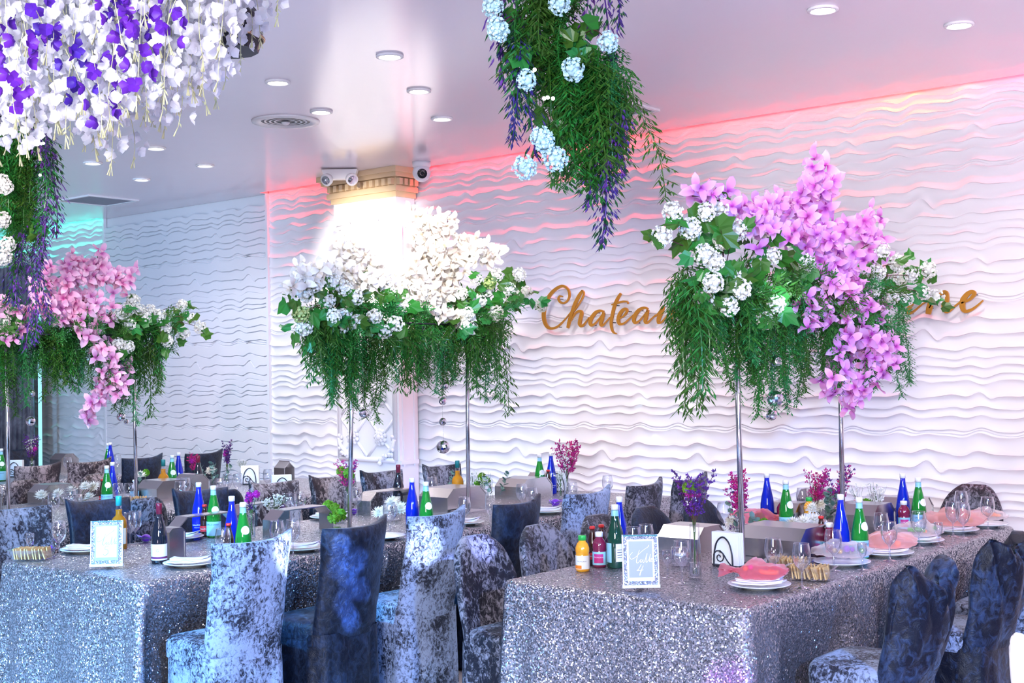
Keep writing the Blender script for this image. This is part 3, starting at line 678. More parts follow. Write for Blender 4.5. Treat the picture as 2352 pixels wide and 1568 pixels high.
for k, (y, lb) in enumerate(((4.71, 'round-backed grey velvet chair with blue light on its crown'), (5.20, 'round-backed grey velvet chair between the navy chair and the juice bottles'),
    (5.72, 'round-backed grey velvet chair behind the dark green bottle'), (6.20, 'round-backed dark velvet chair partly behind the pink organza plate'), (6.75, 'round-backed dark velvet chair behind the tall magenta bouquet'))):
    chair(-4.12+BO, y, 0, 'round', ('v_mid', 'v_mid', 'v_mid', 'v_navy', 'v_navy')[k], lb, 'round-backed chairs tucked under the front table', k)
for k, (y, v, lb) in enumerate(((5.03, 'v_navy', 'blue velvet chair with sagging cover, nearest at the bottom right corner'), (5.95, 'v_navy', 'blue velvet chair with sagging cover, second along the front table'),
    (6.62, 'v_silver', 'pale velvet chair with sagging cover, third along the front table'), (7.25, 'v_navy', 'dark velvet chair with sagging cover at the far end of the front table'))):
    chair(-2.02-BO, y, 180, 'sag', 'v_blue' if v == 'v_navy' else v, lb, 'loosely covered chairs at the front table', k)
chair(-3.05, 8.12, 270, 'round', 'v_mid', 'mottled velvet chair against the wave wall behind the far wine glasses', 'chairs at the table heads', 2)
for k, (y, v, lb) in enumerate(((3.93, 'v_mid', 'dark mottled velvet chair beside the cracker tray, with a pale side seam'), (4.46, 'v_navy', 'glossy navy velvet chair behind the whisky bottle'),
    (5.22, 'v_navy', 'navy velvet chair with a bright shine along its top edge'), (5.84, 'v_brown', 'taupe mottled velvet chair behind the baby breath vase'),
    (6.38, 'v_brown', 'pale taupe velvet chair behind the magenta bouquet'), (6.88, 'v_mid', 'mottled velvet chair behind the red wine bottle by the pole'), (7.55, 'v_mid', 'plum lit velvet chair beside the far whisky bottle'))):
    chair(-6.99+BO, y, 0, 'square', v, lb, 'chairs on the far side of table 5', k)
for k, (y, v, lb) in enumerate(((4.05, 'v_navy', 'dark velvet chair back to back with the mottled chair at the cracker tray'), (5.0, 'v_mid', 'mottled velvet chair half hidden by the shiny navy chair'), (5.65, 'v_navy', 'dark velvet chair between the navy and taupe chairs'), (6.7, 'v_navy', 'black velvet chair behind the chrome pole of the white arrangement'))):
    chair(-7.28-BO, y, 180, 'round', v, lb, 'chairs facing the blue wall table', k)
for k, (y, v, lb) in enumerate(((5.35, 'v_brown', 'taupe velvet chair at the left edge behind the hanging pole'), (6.00, 'v_brown', 'brown mottled velvet chair behind the white chrysanthemums'), (6.50, 'v_brown', 'pale taupe velvet chair in front of the far blue bottle'), (7.05, 'v_navy', 'black velvet chair behind the small magenta bouquet'), (7.75, 'v_navy', 'dark velvet chair behind the cream-label wine bottle'))):
    chair(-10.27-BO, y, 180, 'square', v, lb, 'chairs on the far side of the blue wall table', k)
for k, (y, lb) in enumerate(((5.38, 'low brown round-backed chair behind the chrysanthemum row'), (6.02, 'low brown round-backed chair in front of the pale taupe chair'))):
    chair(-9.42+BO, y, 0, 'round', 'v_brown', lb, 'low chairs by the blue wall table', k)
chair(-12.75+BO, 7.2, 0, 'square', 'v_navy', 'dark velvet chair at the far left table near the drape', 'far table chairs', 2)
chair(-12.75+BO, 6.5, 0, 'square', 'v_navy', 'blackish velvet chair at the far left edge', 'far table chairs', 1)
cloth('sequin_tablecloth', -3.74, -2.489, 4.42, 7.52, 'silver sequin tablecloth on the long table holding the pink bags', 1)
cloth('sequin_tablecloth', -6.33, -5.075, 3.46, 8.02, 'silver sequin tablecloth under the table 5 sign and white arrangement', 2)
cloth('sequin_tablecloth', -9.02, -7.62, 2.9, 7.75, 'silver sequin tablecloth under the pink arrangement by the pale blue wall', 3)
cloth('sequin_tablecloth', -12.15, -10.78, 5.6, 8.15, 'silver sequin tablecloth of the far table against the blue wall', 4)

# blurred white post close to the camera
p = depth(2349, 1462, 2.3)
tag(ob('white_post', MB().tube(crom([(p.x+.03, p.y, 0), (p.x+.022, p.y, .5), (p.x+.008, p.y, 1.0), (p.x-.002, p.y, p.z-.05), (p.x, p.y, p.z-.01), (p.x+.004, p.y, p.z)], 4), [.022]*17+[.021, .018, .012, .004], 12).mesh('white_post', 'whitepl')), 'glossy white rounded post at the lower right edge', 'post')
# ================================================================ tableware builders
def wrap_text(mb, s, size, r, z, a0):
    v, f = text_geo(s, size); mb.add([(r*math.cos(a0+x/r), r*math.sin(a0+x/r), z+y) for x, y in v], f)
def band(r, z0, z1, a0, a1, n=14, r1=None):
    r1 = r if r1 is None else r1; mb = MB(); vs = []; fs = []
    for k in range(n+1):
        a = a0+(a1-a0)*k/n; vs += [(r*math.cos(a), r*math.sin(a), z0), (r1*math.cos(a), r1*math.sin(a), z1)]
    for k in range(n): fs.append((2*k, 2*k+2, 2*k+3, 2*k+1))
    return mb.add(vs, fs)
A_CAM = math.atan2(-.77, .64)      # a label turned to the room side
_bk = {}
def bottle_kind(kind):
    if kind in _bk: return _bk[kind]
    pi2 = 2*math.pi; parts = []
    if kind == 'blue':
        body = MB().lathe([(.036, 0), (.041, .006), (.041, .10), (.040, .13), (.033, .175), (.022, .225), (.0155, .262), (.0145, .285)], 20).mesh('blue_bottle', 'blueb')
        parts.append(('cap', MB().lathe([(.0165, .283), (.0165, .306), (.015, .309)], 16).mesh('cap', 'cap_w')))
        t = MB(); wrap_text(t, 'SARATOGA', .013, .0415, .062, A_CAM); wrap_text(t, 'SPRING WATER', .006, .0415, .048, A_CAM); parts.append(('lettering', t.mesh('lettering', 'inkw', False)))
        h = .309
    elif kind == 'green':
        body = MB().lathe([(.036, 0), (.041, .006), (.041, .11), (.039, .135), (.031, .18), (.021, .225), (.0155, .25), (.0145, .272)], 20).mesh('green_bottle', 'greenb')
        parts.append(('cap', MB().lathe([(.017, .272), (.017, .286), (.0165, .294), (.015, .297)], 16).mesh('cap', 'cap_w')))
        parts.append(('neck_label', MB().lathe([(.0175, .236), (.0163, .252), (.0158, .270)], 16, cap=False).mesh('neck_label', 'lab_b')))
        parts.append(('label', band(.0418, .012, .092, 0, pi2, 24).mesh('label', 'lab_b')))
        t = MB(); wrap_text(t, 'S.PELLEGRINO', .0125, .0424, .075, A_CAM); parts.append(('lettering', t.mesh('lettering', 'ink', False)))
        e = MB(); a1 = A_CAM+.5   # oval shield on the shoulder
        vs = [(.037*math.cos(a1), .037*math.sin(a1), .160)]
        for k in range(20):
            b = pi2*k/20; x, zz = .021*math.cos(b), .021*math.sin(b); rr = .0365-zz*.20; vs.append(((rr+.0015)*math.cos(a1+x/.035), (rr+.0015)*math.sin(a1+x/.035), .160+zz))
        e.add(vs, [(0, k, k % 20+1) for k in range(1, 21)]); parts.append(('shield_label', e.mesh('shield_label', 'lab_w'))); h = .297
    elif kind in ('wine', 'wine2'):
        body = MB().lathe([(.036, 0), (.0395, .006), (.0395, .12), (.037, .155), (.028, .19), (.018, .225), (.0148, .25)], 20).mesh('wine_bottle', 'wineb')
        parts.append(('foil', MB().lathe([(.0155, .235), (.0152, .28), (.016, .284), (.016, .298), (.013, .30)], 16).mesh('foil', 'foil_r')))
        if kind == 'wine':
            parts.append(('label', band(.0402, .018, .098, A_CAM-1.5, A_CAM+1.5).mesh('label', 'lab_w')))
            st = ob; parts.append(('label_stripe', band(.0405, .026, .036, A_CAM-1.5, A_CAM+1.5).mesh('label_stripe', 'lab_p')))
            t = MB(); wrap_text(t, 'G', .022, .0406, .066, A_CAM); parts.append(('lettering', t.mesh('lettering', 'inkgrey', False)))
        else: parts.append(('label', band(.0402, .012, .085, A_CAM-2.1, A_CAM+.4).mesh('label', 'lab_c')))
        h = .30
    elif kind == 'whisky' or kind == 'whisky2':
        body = MB().lathe([(.040, 0), (.043, .006), (.043, .135), (.040, .155), (.030, .172), (.0185, .182), (.0165, .20), (.018, .215)], 20).mesh('whisky_bottle', 'whisky')
        parts.append(('neck', MB().lathe([(.0172, .205), (.0165, .225), (.0150, .245)], 16, cap=False).mesh('neck', 'glass')))
        parts.append(('cap', MB().lathe([(.0165, .236), (.0165, .285), (.015, .288)], 16).mesh('cap', 'foil_t' if kind == 'whisky' else 'foil_dg')))
        parts.append(('label', band(.0437, .03, .115, A_CAM-1.3, A_CAM+1.3).mesh('label', 'lab_c'))); h = .288
    elif kind == 'prosecco':
        body = MB().lathe([(.038, 0), (.042, .008), (.042, .13), (.036, .17), (.024, .21), (.017, .245), (.0155, .272)], 20).mesh('sparkling_bottle', 'dgreenb')
        parts.append(('cap', MB().lathe([(.0175, .272), (.0175, .292), (.016, .296)], 16).mesh('cap', 'cap_w')))
        parts.append(('neck_label', MB().lathe([(.0185, .243), (.0168, .27)], 16, cap=False).mesh('neck_label', 'lab_b')))
        parts.append(('label', band(.0425, .028, .118, A_CAM-1.35, A_CAM-.15).mesh('label', 'lab_b'))); parts.append(('back_label', band(.0425, .032, .116, A_CAM+.35, A_CAM+1.5).mesh('back_label', 'lab_w'))); 
        t = MB(); [t.add(band(.043, .05+k*.012, .053+k*.012, A_CAM+.5, A_CAM+1.3, 6).v, band(.043, .05+k*.012, .053+k*.012, A_CAM+.5, A_CAM+1.3, 6).f) for k in range(4)]; parts.append(('barcode_lines', t.mesh('lettering', 'ink', False))); h = .296
    elif kind in ('orange', 'berry'):
        body = MB().lathe([(.028, 0), (.033, .006), (.033, .075), (.030, .083), (.033, .091), (.033, .108), (.026, .126), (.0165, .138), (.0165, .145)], 18).mesh('juice_bottle', 'orangej' if kind == 'orange' else 'berry')
        parts.append(('cap', MB().lathe([(.019, .143), (.019, .162), (.0175, .165)], 16).mesh('cap', 'cap_g' if kind == 'orange' else 'cap_w')))
        parts.append(('label', band(.0336, .012, .074, 0, pi2, 20).mesh('label', 'lab_w' if kind == 'orange' else 'lab_b')))
        e = MB(); pr = band(.0340, .014, .03, A_CAM-1.5, A_CAM-.2, 8, .0340) if kind == 'orange' else band(.0340, .022, .064, A_CAM-.9, A_CAM+.5, 8)
        parts.append(('label_print', pr.mesh('label_print', 'lab_o' if kind == 'orange' else 'lab_m')))
        t = MB(); wrap_text(t, 'TROPICANA', .0085, .0345, .048, A_CAM-.2); parts.append(('lettering', t.mesh('lettering', 'ink' if kind == 'orange' else 'inkw', False))); h = .165
    elif kind == 'coke':
        body = MB().lathe([(.024, 0), (.028, .006), (.028, .05), (.0245, .07), (.027, .09), (.023, .12), (.013, .155), (.0115, .175)], 18).mesh('cola_bottle', 'cola')
        parts.append(('cap', MB().lathe([(.014, .172), (.0145, .180), (.012, .185)], 16).mesh('cap', 'cap_r')))
        parts.append(('label', band(.0287, .03, .062, 0, pi2, 20, .0275).mesh('label', 'lab_r')))
        t = MB(); wrap_text(t, 'Coca-Cola', .011, .0290, .046, A_CAM); parts.append(('lettering', t.mesh('lettering', 'inkw', False))); h = .185
    _bk[kind] = (body, parts, h); return _bk[kind]
NAMES = dict(blue='water_bottle', green='sparkling_water_bottle', wine='wine_bottle', wine2='wine_bottle', whisky='whisky_bottle', whisky2='whisky_bottle', prosecco='sparkling_wine_bottle', orange='juice_bottle', berry='juice_bottle', coke='cola_bottle')
GROUPS = dict(blue='cobalt blue water bottles', green='green sparkling water bottles', wine='red wine bottles', wine2='red wine bottles', orange='small juice bottles', berry='small juice bottles', coke='small cola bottles')
def put(x, y, z0=TH): return Vector((x, y, z0))
TABS = ((-3.72, -2.51, 4.44, 7.50), (-6.31, -5.10, 3.48, 8.0), (-9.0, -7.64, 2.92, 7.73), (-12.13, -10.80, 5.62, 8.13))
REG = []     # footprints of everything standing on the tables: objects, circles (dx, dy, r), mass
def reg(objs, circles, mass=1.0):
    REG.append([list(objs), circles, mass, Vector((objs[0].location.x, objs[0].location.y)) if objs[0] else None]); return REG[-1]
def rect(L, w, rz=0):
    co = [(sx*(w/2-.02)*math.cos(rz)-sy*(L/2-.02)*math.sin(rz), sx*(w/2-.02)*math.sin(rz)+sy*(L/2-.02)*math.cos(rz), .022) for sx in (-1, 1) for sy in (-1, 1)]
    return co+rect0(L, w, rz)
def rect0(L, w, rz=0):
    # circles that cover a w x L footprint, L along local y
    n = max(1, int(round(L/w*1.6))); out = []
    if L < w: L, w, rz = w, L, rz-math.pi/2; n = max(1, int(round(L/w*1.6)))
    for k in range(n):
        t = 0 if n == 1 else -(L-w)/2+(L-w)*k/(n-1); out.append((-t*math.sin(rz), t*math.cos(rz), w/2*1.04))
    return out
def settle():
    # nudge things apart until nothing stands inside anything else, and keep them on their tables
    pos = [e[3].copy() for e in REG]; start = [p.copy() for p in pos]
    tb = [min(TABS, key=lambda t: max(0, t[0]-p.x, p.x-t[1])+max(0, t[2]-p.y, p.y-t[3])) for p in pos]
    for it in range(160):
        for i in range(len(REG)):
            for j in range(i):
                if (pos[i]-pos[j]).length > .75: continue
                mi, mj = REG[i][2], REG[j][2]
                for (ax, ay, ar) in REG[i][1]:
                    for (bx, by, br) in REG[j][1]:
                        d = Vector((pos[i].x+ax-pos[j].x-bx, pos[i].y+ay-pos[j].y-by)); L = d.length; g = ar+br+.003-L
                        if g > 0:
                            d = d/L if L > 1e-4 else Vector((.6, .8)); wi = 0 if mi > 90 else 1/mi; wj = 0 if mj > 90 else 1/mj; sm = wi+wj
                            if sm: pos[i] += d*(g*.6*wi/sm); pos[j] -= d*(g*.6*wj/sm)
        for i, e in enumerate(REG):
            if e[2] > 90: continue
            t = tb[i]; m = max(max(abs(cx)+r for cx, cy, r in e[1]), .02); my = max(max(abs(cy)+r for cx, cy, r in e[1]), .02)
            pos[i].x = min(max(pos[i].x, t[0]+m*.8), t[1]-m*.8); pos[i].y = min(max(pos[i].y, t[2]+my*.8), t[3]-my*.8)
    for e, p, s_ in zip(REG, pos, start):
        for o in e[0]:
            if o and e[2] < 90: o.location.x += p.x-s_.x; o.location.y += p.y-s_.y

def on_top(px, py, h, z0=TH):
    p = onz(px, py, z0+h); return Vector((p.x, p.y, z0))
def keep(p, mg=.05):
    # keep a thing on the table it stands on
    best = min(TABS, key=lambda t: max(0, t[0]-p.x, p.x-t[1])+max(0, t[2]-p.y, p.y-t[3]))
    q = Vector((min(max(p.x, best[0]+mg), best[1]-mg), min(max(p.y, best[2]+mg), best[3]-mg), p.z))

    return q
def bottle(kind, px, py, label, turn=0, base=False, z0=TH):
    body, parts, h = bottle_kind(kind); p = onz(px, py, TH) if base else on_top(px, py, h, z0)
    p = keep(p) if z0 == TH else p
    o = tag(ob(NAMES[kind], body, None, p, (0, 0, turn)), label, 'bottle', GROUPS.get(kind))
    for nm, me in parts: ob(nm, me, o)
    reg([o], [(0, 0, {'blue': .0415, 'green': .043, 'orange': .0345, 'berry': .0345, 'coke': .029}.get(kind, .043))]); return o
_gl = {}
def glass_mesh(kind):
    if kind not in _gl:
        if kind == 'wine': pr = [(.034, .001), (.030, .003), (.006, .007), (.0042, .02), (.0042, .066), (.008, .074), (.024, .088), (.036, .108), (.0395, .13), (.038, .155), (.032, .185)]
        elif kind == 'cordial': pr = [(.026, .001), (.022, .003), (.005, .006), (.0038, .015), (.0038, .05), (.008, .058), (.018, .072), (.0225, .09), (.022, .11), (.0205, .122)]
        _gl[kind] = MB().lathe(pr, 24, cap=False).mesh(kind+'_glass', 'glass')
        _gl[kind+'rim'] = MB().tube([(pr[-1][0]*math.cos(a*math.pi/12), pr[-1][0]*math.sin(a*math.pi/12), pr[-1][1]) for a in range(25)], .0015, 5).mesh('rim', 'glass')
    return _gl[kind], _gl[kind+'rim']
def glass(px, py, label, kind='wine', sc=1.0, base=False):
    me, rim = glass_mesh(kind); h = .185*sc if kind == 'wine' else .122*sc
    p = keep(onz(px, py, TH) if base else on_top(px, py, h))
    o = tag(ob('wine_glass' if kind == 'wine' else 'cordial_glass', me, None, p, (0, 0, 0), sc), label, 'glass', 'wine glasses' if kind == 'wine' else 'cordial glasses'); ob('rim', rim, o); reg([o], [(0, 0, (.0405 if kind == 'wine' else .026)*sc)], .6); return o
PLATE = MB().lathe([(.07, 0), (.078, .004), (.13, .018), (.134, .021), (.132, .0225), (.078, .009), (.07, .007), (1e-4, .007)], 36, cap=False).mesh('plate', 'china')
def nap_mesh(seed):
    mb = MB(); r = random.Random(seed)
    for j in range(3):
        n, k = 10, 6; vs = []; fs = []; L, w = .21-.012*j, .085-.006*j
        for s_ in (0, 1):
            for i in range(n+1):
                for q in range(k+1):
                    x = -L/2+L*i/n; y = -w/2+w*q/k; e = (abs(x)/(L/2))**2
                    vs.append((x+.006*math.sin(j*3+y*50), y+.01*j+.004*math.sin(x*30+j), .018+.006*j+s_*.005+.012*e*(1 if x > 0 else .5)+.0025*noise.noise((x*25, y*25, seed+j))))
        o = (n+1)*(k+1)
        for i in range(n):
            for q in range(k):
                a = i*(k+1)+q; fs += [(o+a, o+a+k+1, o+a+k+2, o+a+1), (a, a+1, a+k+2, a+k+1)]
        for i in range(n): fs += [(i*(k+1), (i+1)*(k+1), o+(i+1)*(k+1), o+i*(k+1)), (i*(k+1)+k, o+i*(k+1)+k, o+(i+1)*(k+1)+k, (i+1)*(k+1)+k)]
        for q in range(k): fs += [(q, o+q, o+q+1, q+1), (n*(k+1)+q, n*(k+1)+q+1, o+n*(k+1)+q+1, o+n*(k+1)+q)]
        mb.add(vs, fs)
    return mb.mesh('napkin', 'napkin')
NAPK = [nap_mesh(1), nap_mesh(4)]
def plate(px, py, label, nlabel, rz=0, sc=1.0):
    p = keep(onz(px, py, TH), .10); o = tag(ob('dinner_plate', PLATE, None, p, (0, 0, 0), sc), label, 'plate', 'white dinner plates')
    e = reg([o], [(0, 0, .136*sc)], 2)
    if nlabel: e[0].append(tag(ob('linen_napkin', NAPK[int(px) % 2], None, p, (0, 0, rz), sc), nlabel, 'napkin', 'folded linen napkins'))
    return p
def bag_mesh(seed, matn, tie):
    # a soft organza pouch, pinched to a ruffle at one end
    mb = MB(); n, m = 20, 16; vs = []; fs = []
    for i in range(n+1):
        t = i/n; x = -.13+.27*t
        if tie: env = .95-.25*max(0, (t-.8)/.2)**3 if t > .40 else (.22+.73*((t-.22)/.18)**1.3 if t > .22 else .22+.7*((.22-t)/.22))
        else: env = 1-.35*abs(2*t-1)**6
        for k in range(m):
            a = 2*math.pi*k/m; q = noise.noise((x*14+seed, math.cos(a)*2, math.sin(a)*2)); ru = .25*math.sin(a*5+seed)*(1 if tie and t < .22 else 0)
            ez = env*(max(.05, math.sin(math.pi*(.03+.94*t)))**.6 if t > .22 else .6); q2 = noise.noise((x*45+seed, math.cos(a)*5, math.sin(a)*5))
            y = .075*env*math.copysign(abs(math.cos(a))**.7, math.cos(a))*(1+.2*q+ru); z = .040*ez*math.sin(a)*(1+.5*q+ru)+.008*q2
            vs.append((x+.012*q2, y+.006*q2, max(.003, .030+z+.014*q)))
    for i in range(n):
        for k in range(m): fs.append((i*m+k, i*m+(k+1) % m, (i+1)*m+(k+1) % m, (i+1)*m+k))
    mb.add(vs, fs); return mb.mesh('organza_bag', matn)
CAND = {c: MB().ball((0, 0, 0), .0135, 8).mesh('candy', 'candy_'+c) for c in 'mogbvy'}
LONGC = MB().lathe([(.003, -.03), (.009, -.022), (.009, .022), (.003, .03)], 8, ax=(1, 0, 0)).mesh('candy', 'candy_o')
WRAP = MB().tube([(-.04, 0, 0), (-.026, 0, 0), (-.022, 0, 0), (0, 0, .002), (.022, 0, 0), (.026, 0, 0), (.04, 0, 0)], [.014, .004, .012, .014, .012, .004, .014], 8).mesh('wrapped_candy', 'candy_g')
def bag(p, rz, kind, label, sweets, tie=False, sc=1.0, seed=1):
    o = tag(ob('organza_bag', bag_mesh(seed, {'p': 'organza_p', 'l': 'organza_l', 'c': 'organza_c'}[kind], tie), None, (p.x, p.y, TH+.038), (0, 0, rz), sc), label, 'favor bag', 'organza favor bags')
    r = random.Random(seed); REG[-1][0].append(o)
    for s_ in sweets:
        x, y = r.uniform(-.03, .10), r.uniform(-.035, .035)
        if s_ == 'L': ob('candy', LONGC, o, (x, y, .03), (0, 0, r.uniform(0, 3)))
        elif s_ == 'W': ob('wrapped_candy', WRAP, o, (x, y, .035), (0, 0, r.uniform(-.4, .4)))
        else: ob('candy', CAND[s_], o, (x, y, .022+r.uniform(0, .025)), (0, 0, 0), r.uniform(.8, 1.25))
    return o
def riser(px, py, label, L=.34, Wd=.20, h=.145, rz=0, open_=False, z0=TH, base=True, sh=.055):
    # bent mirror-metal stand: legs, sloped shoulders, flat top; profile along local y
    p = keep(onz(px, py, TH), .12); prof = [(-L/2, 0), (-L/2, h-sh), (-L/2+sh*1.1, h), (L/2-sh*1.1, h), (L/2, h-sh), (L/2, 0)]
    mb = MB(); t = .006; w = Wd/2
    root = tag(ob('mirror_riser', None, None, p, (0, 0, rz)), label, 'riser', 'mirrored buffet risers'); reg([root], rect(L, Wd, rz), 4)
    for i in range(5):
        (y0, z0_), (y1, z1_) = prof[i], prof[i+1]; d = Vector((y1-y0, z1_-z0_)).normalized(); nx, nz = d.y*t, -d.x*t
        q = MB().add([(-w, y0, z0_), (w, y0, z0_), (w, y1, z1_), (-w, y1, z1_), (-w, y0+nx, z0_+nz), (w, y0+nx, z0_+nz), (w, y1+nx, z1_+nz), (-w, y1+nx, z1_+nz)],
                     [(0, 1, 2, 3), (7, 6, 5, 4), (0, 4, 5, 1), (1, 5, 6, 2), (2, 6, 7, 3), (3, 7, 4, 0)])
        ob(('leg', 'shoulder', 'top', 'shoulder', 'leg')[i], q.mesh('riser_sheet', 'silver', False), root)
    if not open_:
        for s_ in (-1, 1):
            g = MB().add([(s_*(w-.004), y*.995, z) for y, z in prof], [tuple(range(6)) if s_ < 0 else tuple(reversed(range(6)))])
            ob('end_panel', g.mesh('end_panel', 'silver', False), root)
    return root
def table_sign(px, py, label, num, rz, glow):
    p = keep(onz(px, py, TH), .03); w, h = .155, .222
    o = tag(ob('table_sign', MB().box((0, 0, h/2), (w, .012, h)).mesh('frame', 'glit', False), None, p, (R(-6), 0, rz)), label, 'sign')
    ob('mat_board', MB().box((0, -.0075, h/2+.004), (w*.74, .003, h*.78)).mesh('mat_board', 'cardw' if num == 4 else 'cardg', False), o)
    ob('card', MB().box((0, -.0095, h/2+.008), (w*.64, .003, h*.68)).mesh('card', 'cardg' if num == 4 else 'cardw', False), o)
    ob('foot_bar', MB().box((0, -.002, .006), (w*1.02, .03, .012)).mesh('foot_bar', 'cardw', False), o)
    for sx in (-1, 1): ob('frame_edge', MB().box((sx*(w/2-.003), -.007, h/2), (.005, .003, h)).mesh('frame_edge', 'trim', False), o)
    ob('frame_edge', MB().box((0, -.007, h-.004), (w, .003, .005)).mesh('frame_edge', 'foil_dg', False), o)
    ob('easel_leg', MB().box((0, 0, .085), (.03, .004, .17)).mesh('easel_leg', 'black', False), o, (0, .078, 0), (R(20), 0, 0))
    st = [[(-.030, .136, 1), (-.042, .122, 1.4), (-.036, .108, 1.4), (-.015, .118, 1), (.012, .142, 1), (.036, .158, 1.6), (.040, .166, 1)], [(.000, .146, 1), (-.008, .124, 2), (-.014, .098, 2.4), (-.008, .092, 1.2), (.004, .106, 1)],
          [(.008, .108, 1), (.002, .100, 2), (.006, .094, 1), (.014, .106, 1), (.013, .095, 1.6), (.020, .098, 1), (.032, .132, 1), (.028, .112, 1.8), (.026, .096, 2), (.032, .096, 1), (.036, .104, 1)],
          [(.038, .102, 1), (.046, .128, 1.2), (.042, .108, 1.8), (.042, .096, 1.4), (.048, .102, 1), (.053, .108, 1.2), (.048, .110, 1.4), (.048, .097, 1.4), (.056, .100, 1)]]
    if num == 4: st += [[(.006, .086, 1.5), (-.006, .066, 2), (-.012, .060, 1.5), (.014, .063, 1.2)], [(.014, .080, 1.5), (.004, .058, 3), (-.002, .040, 2.6)]]
    else: st += [[(.016, .086, 1.4), (.002, .086, 1.2), (-.003, .072, 1.4), (.010, .068, 2), (.012, .052, 2.4), (-.002, .042, 1.6), (-.012, .048, 1.2)]]
    t = MB()
    for s_ in st:
        C = crom([(x-.004, 0, z+.012) for x, z, w_ in s_], 4)
        ws = [s_[min(i//4, len(s_)-1)][2]*.0011 for i in range(len(C))]; L = len(C); vs = []
        for i, c in enumerate(C):
            d = (C[min(i+1, L-1)]-C[max(i-1, 0)]).normalized(); vs += [c+Vector((-d.z, 0, d.x))*ws[i]/1.6+Vector((0, -.0115, 0)), c-Vector((-d.z, 0, d.x))*ws[i]/1.6+Vector((0, -.0115, 0))]
        t.add(vs, [(2*i, 2*i+1, 2*i+3, 2*i+2) for i in range(L-1)])
    ob('script_lettering', t.mesh('script_lettering', 'inkw' if num == 4 else 'inkgrey', False), o); reg([o], [(-.05*math.sin(rz)+k*.05*math.cos(rz), .045*math.cos(rz)+k*.05*math.sin(rz), .05) for k in (-1, 0, 1)], 60); o.location.z += .012; return o
def napkin_holder(px, py, label, rz):
    p = keep(onz(px, py, TH), .08); o = tag(ob('napkin_holder', None, None, p, (0, 0, rz)), label, 'napkin holder', 'iron napkin holders'); reg([o], rect(.09, .16, rz), 3)
    for k in range(4): ob('paper_napkin', MB().box((0, -.018+k*.012, .085), (.155, .009, .15), taper=.97).mesh('paper_napkin', 'paper', False), o)
    for y in (-.035, .035):
        ob('iron_arch', MB().tube(crom([(-.055, y, .0), (-.052, y, .06), (-.035, y, .115), (0, y, .14), (.035, y, .115), (.052, y, .06), (.055, y, 0)], 5), .004, 6).mesh('iron_arch', 'black'), o)
        ob('iron_scroll', MB().tube([(-.02+(.004+.0024*k)*math.cos(k*.7), y-.002, .045+(.004+.0024*k)*math.sin(k*.7)) for k in range(15)], .0032, 6).mesh('iron_scroll', 'black'), o)
        ob('iron_scroll', MB().tube(crom([(-.02, y, .07), (.0, y, .062), (.025, y, .03), (.05, y, .008)], 5), .0032, 6).mesh('iron_scroll', 'black'), o)
    ob('iron_foot', MB().box((0, 0, .006), (.12, .085, .006)).mesh('iron_foot', 'black', False), o); return o
CRK = MB().box((0, 0, 0), (.055, .055, .006)).mesh('cracker', 'cracker', False)
def tray(px, py, label, rz, seed):
    p = keep(onz(px, py, TH), .1); mb = MB(); L, w, h = .20, .12, .055
    o_, i_ = [(-1, -1), (1, -1), (1, 1), (-1, 1)], None
    vs = [(x*L/2*.8, y*w/2*.75, .002) for x, y in o_]+[(x*L/2, y*w/2, h) for x, y in o_]+[(x*(L/2+.012), y*(w/2+.012), h+.002) for x, y in o_]
    mb.add(vs, [(3, 2, 1, 0), (0, 1, 5, 4), (1, 2, 6, 5), (2, 3, 7, 6), (3, 0, 4, 7), (4, 5, 9, 8), (5, 6, 10, 9), (6, 7, 11, 10), (7, 4, 8, 11)])
    o = tag(ob('cracker_tray', mb.mesh('cracker_tray', 'plastic', False), None, p, (0, 0, rz)), label, 'tray', 'clear trays of crackers'); reg([o], rect(.13, .22, rz), 2); r = random.Random(seed)
    for k in range(18): ob('cracker', CRK, o, (-.075+(k % 9)*.0185, (-.028, .028)[k//9], .036), (R(r.uniform(-8, 8)), R(78+r.uniform(-8, 8)), r.uniform(-.2, .2)))
    return o
def pouch(px, py, label, sc=1):
    p = keep(onz(px, py, TH), .03); mb = MB(); r = random.Random(int(px)); mb.ball((0, 0, .017), .022, 10, .8)
    for k in range(16):
        a = r.uniform(0, 6.28); mb.petal((.012*math.cos(a), .012*math.sin(a), .012), (math.cos(a), math.sin(a), r.uniform(0, .8)), (0, 0, 1), r.uniform(.02, .038), .022, .3, 5)
    mb.tube(crom([(.02, 0, .02), (.035, .01, .018), (.045, 0, .006), (.055, .005, .004)], 4), .002, 4)
    o = tag(ob('tulle_pouch', mb.mesh('tulle_pouch', 'tulle'), None, p, (0, 0, r.uniform(0, 6)), sc), label, 'favor', 'violet tulle favors'); reg([o], [(0, 0, .04*sc)], .4); return o
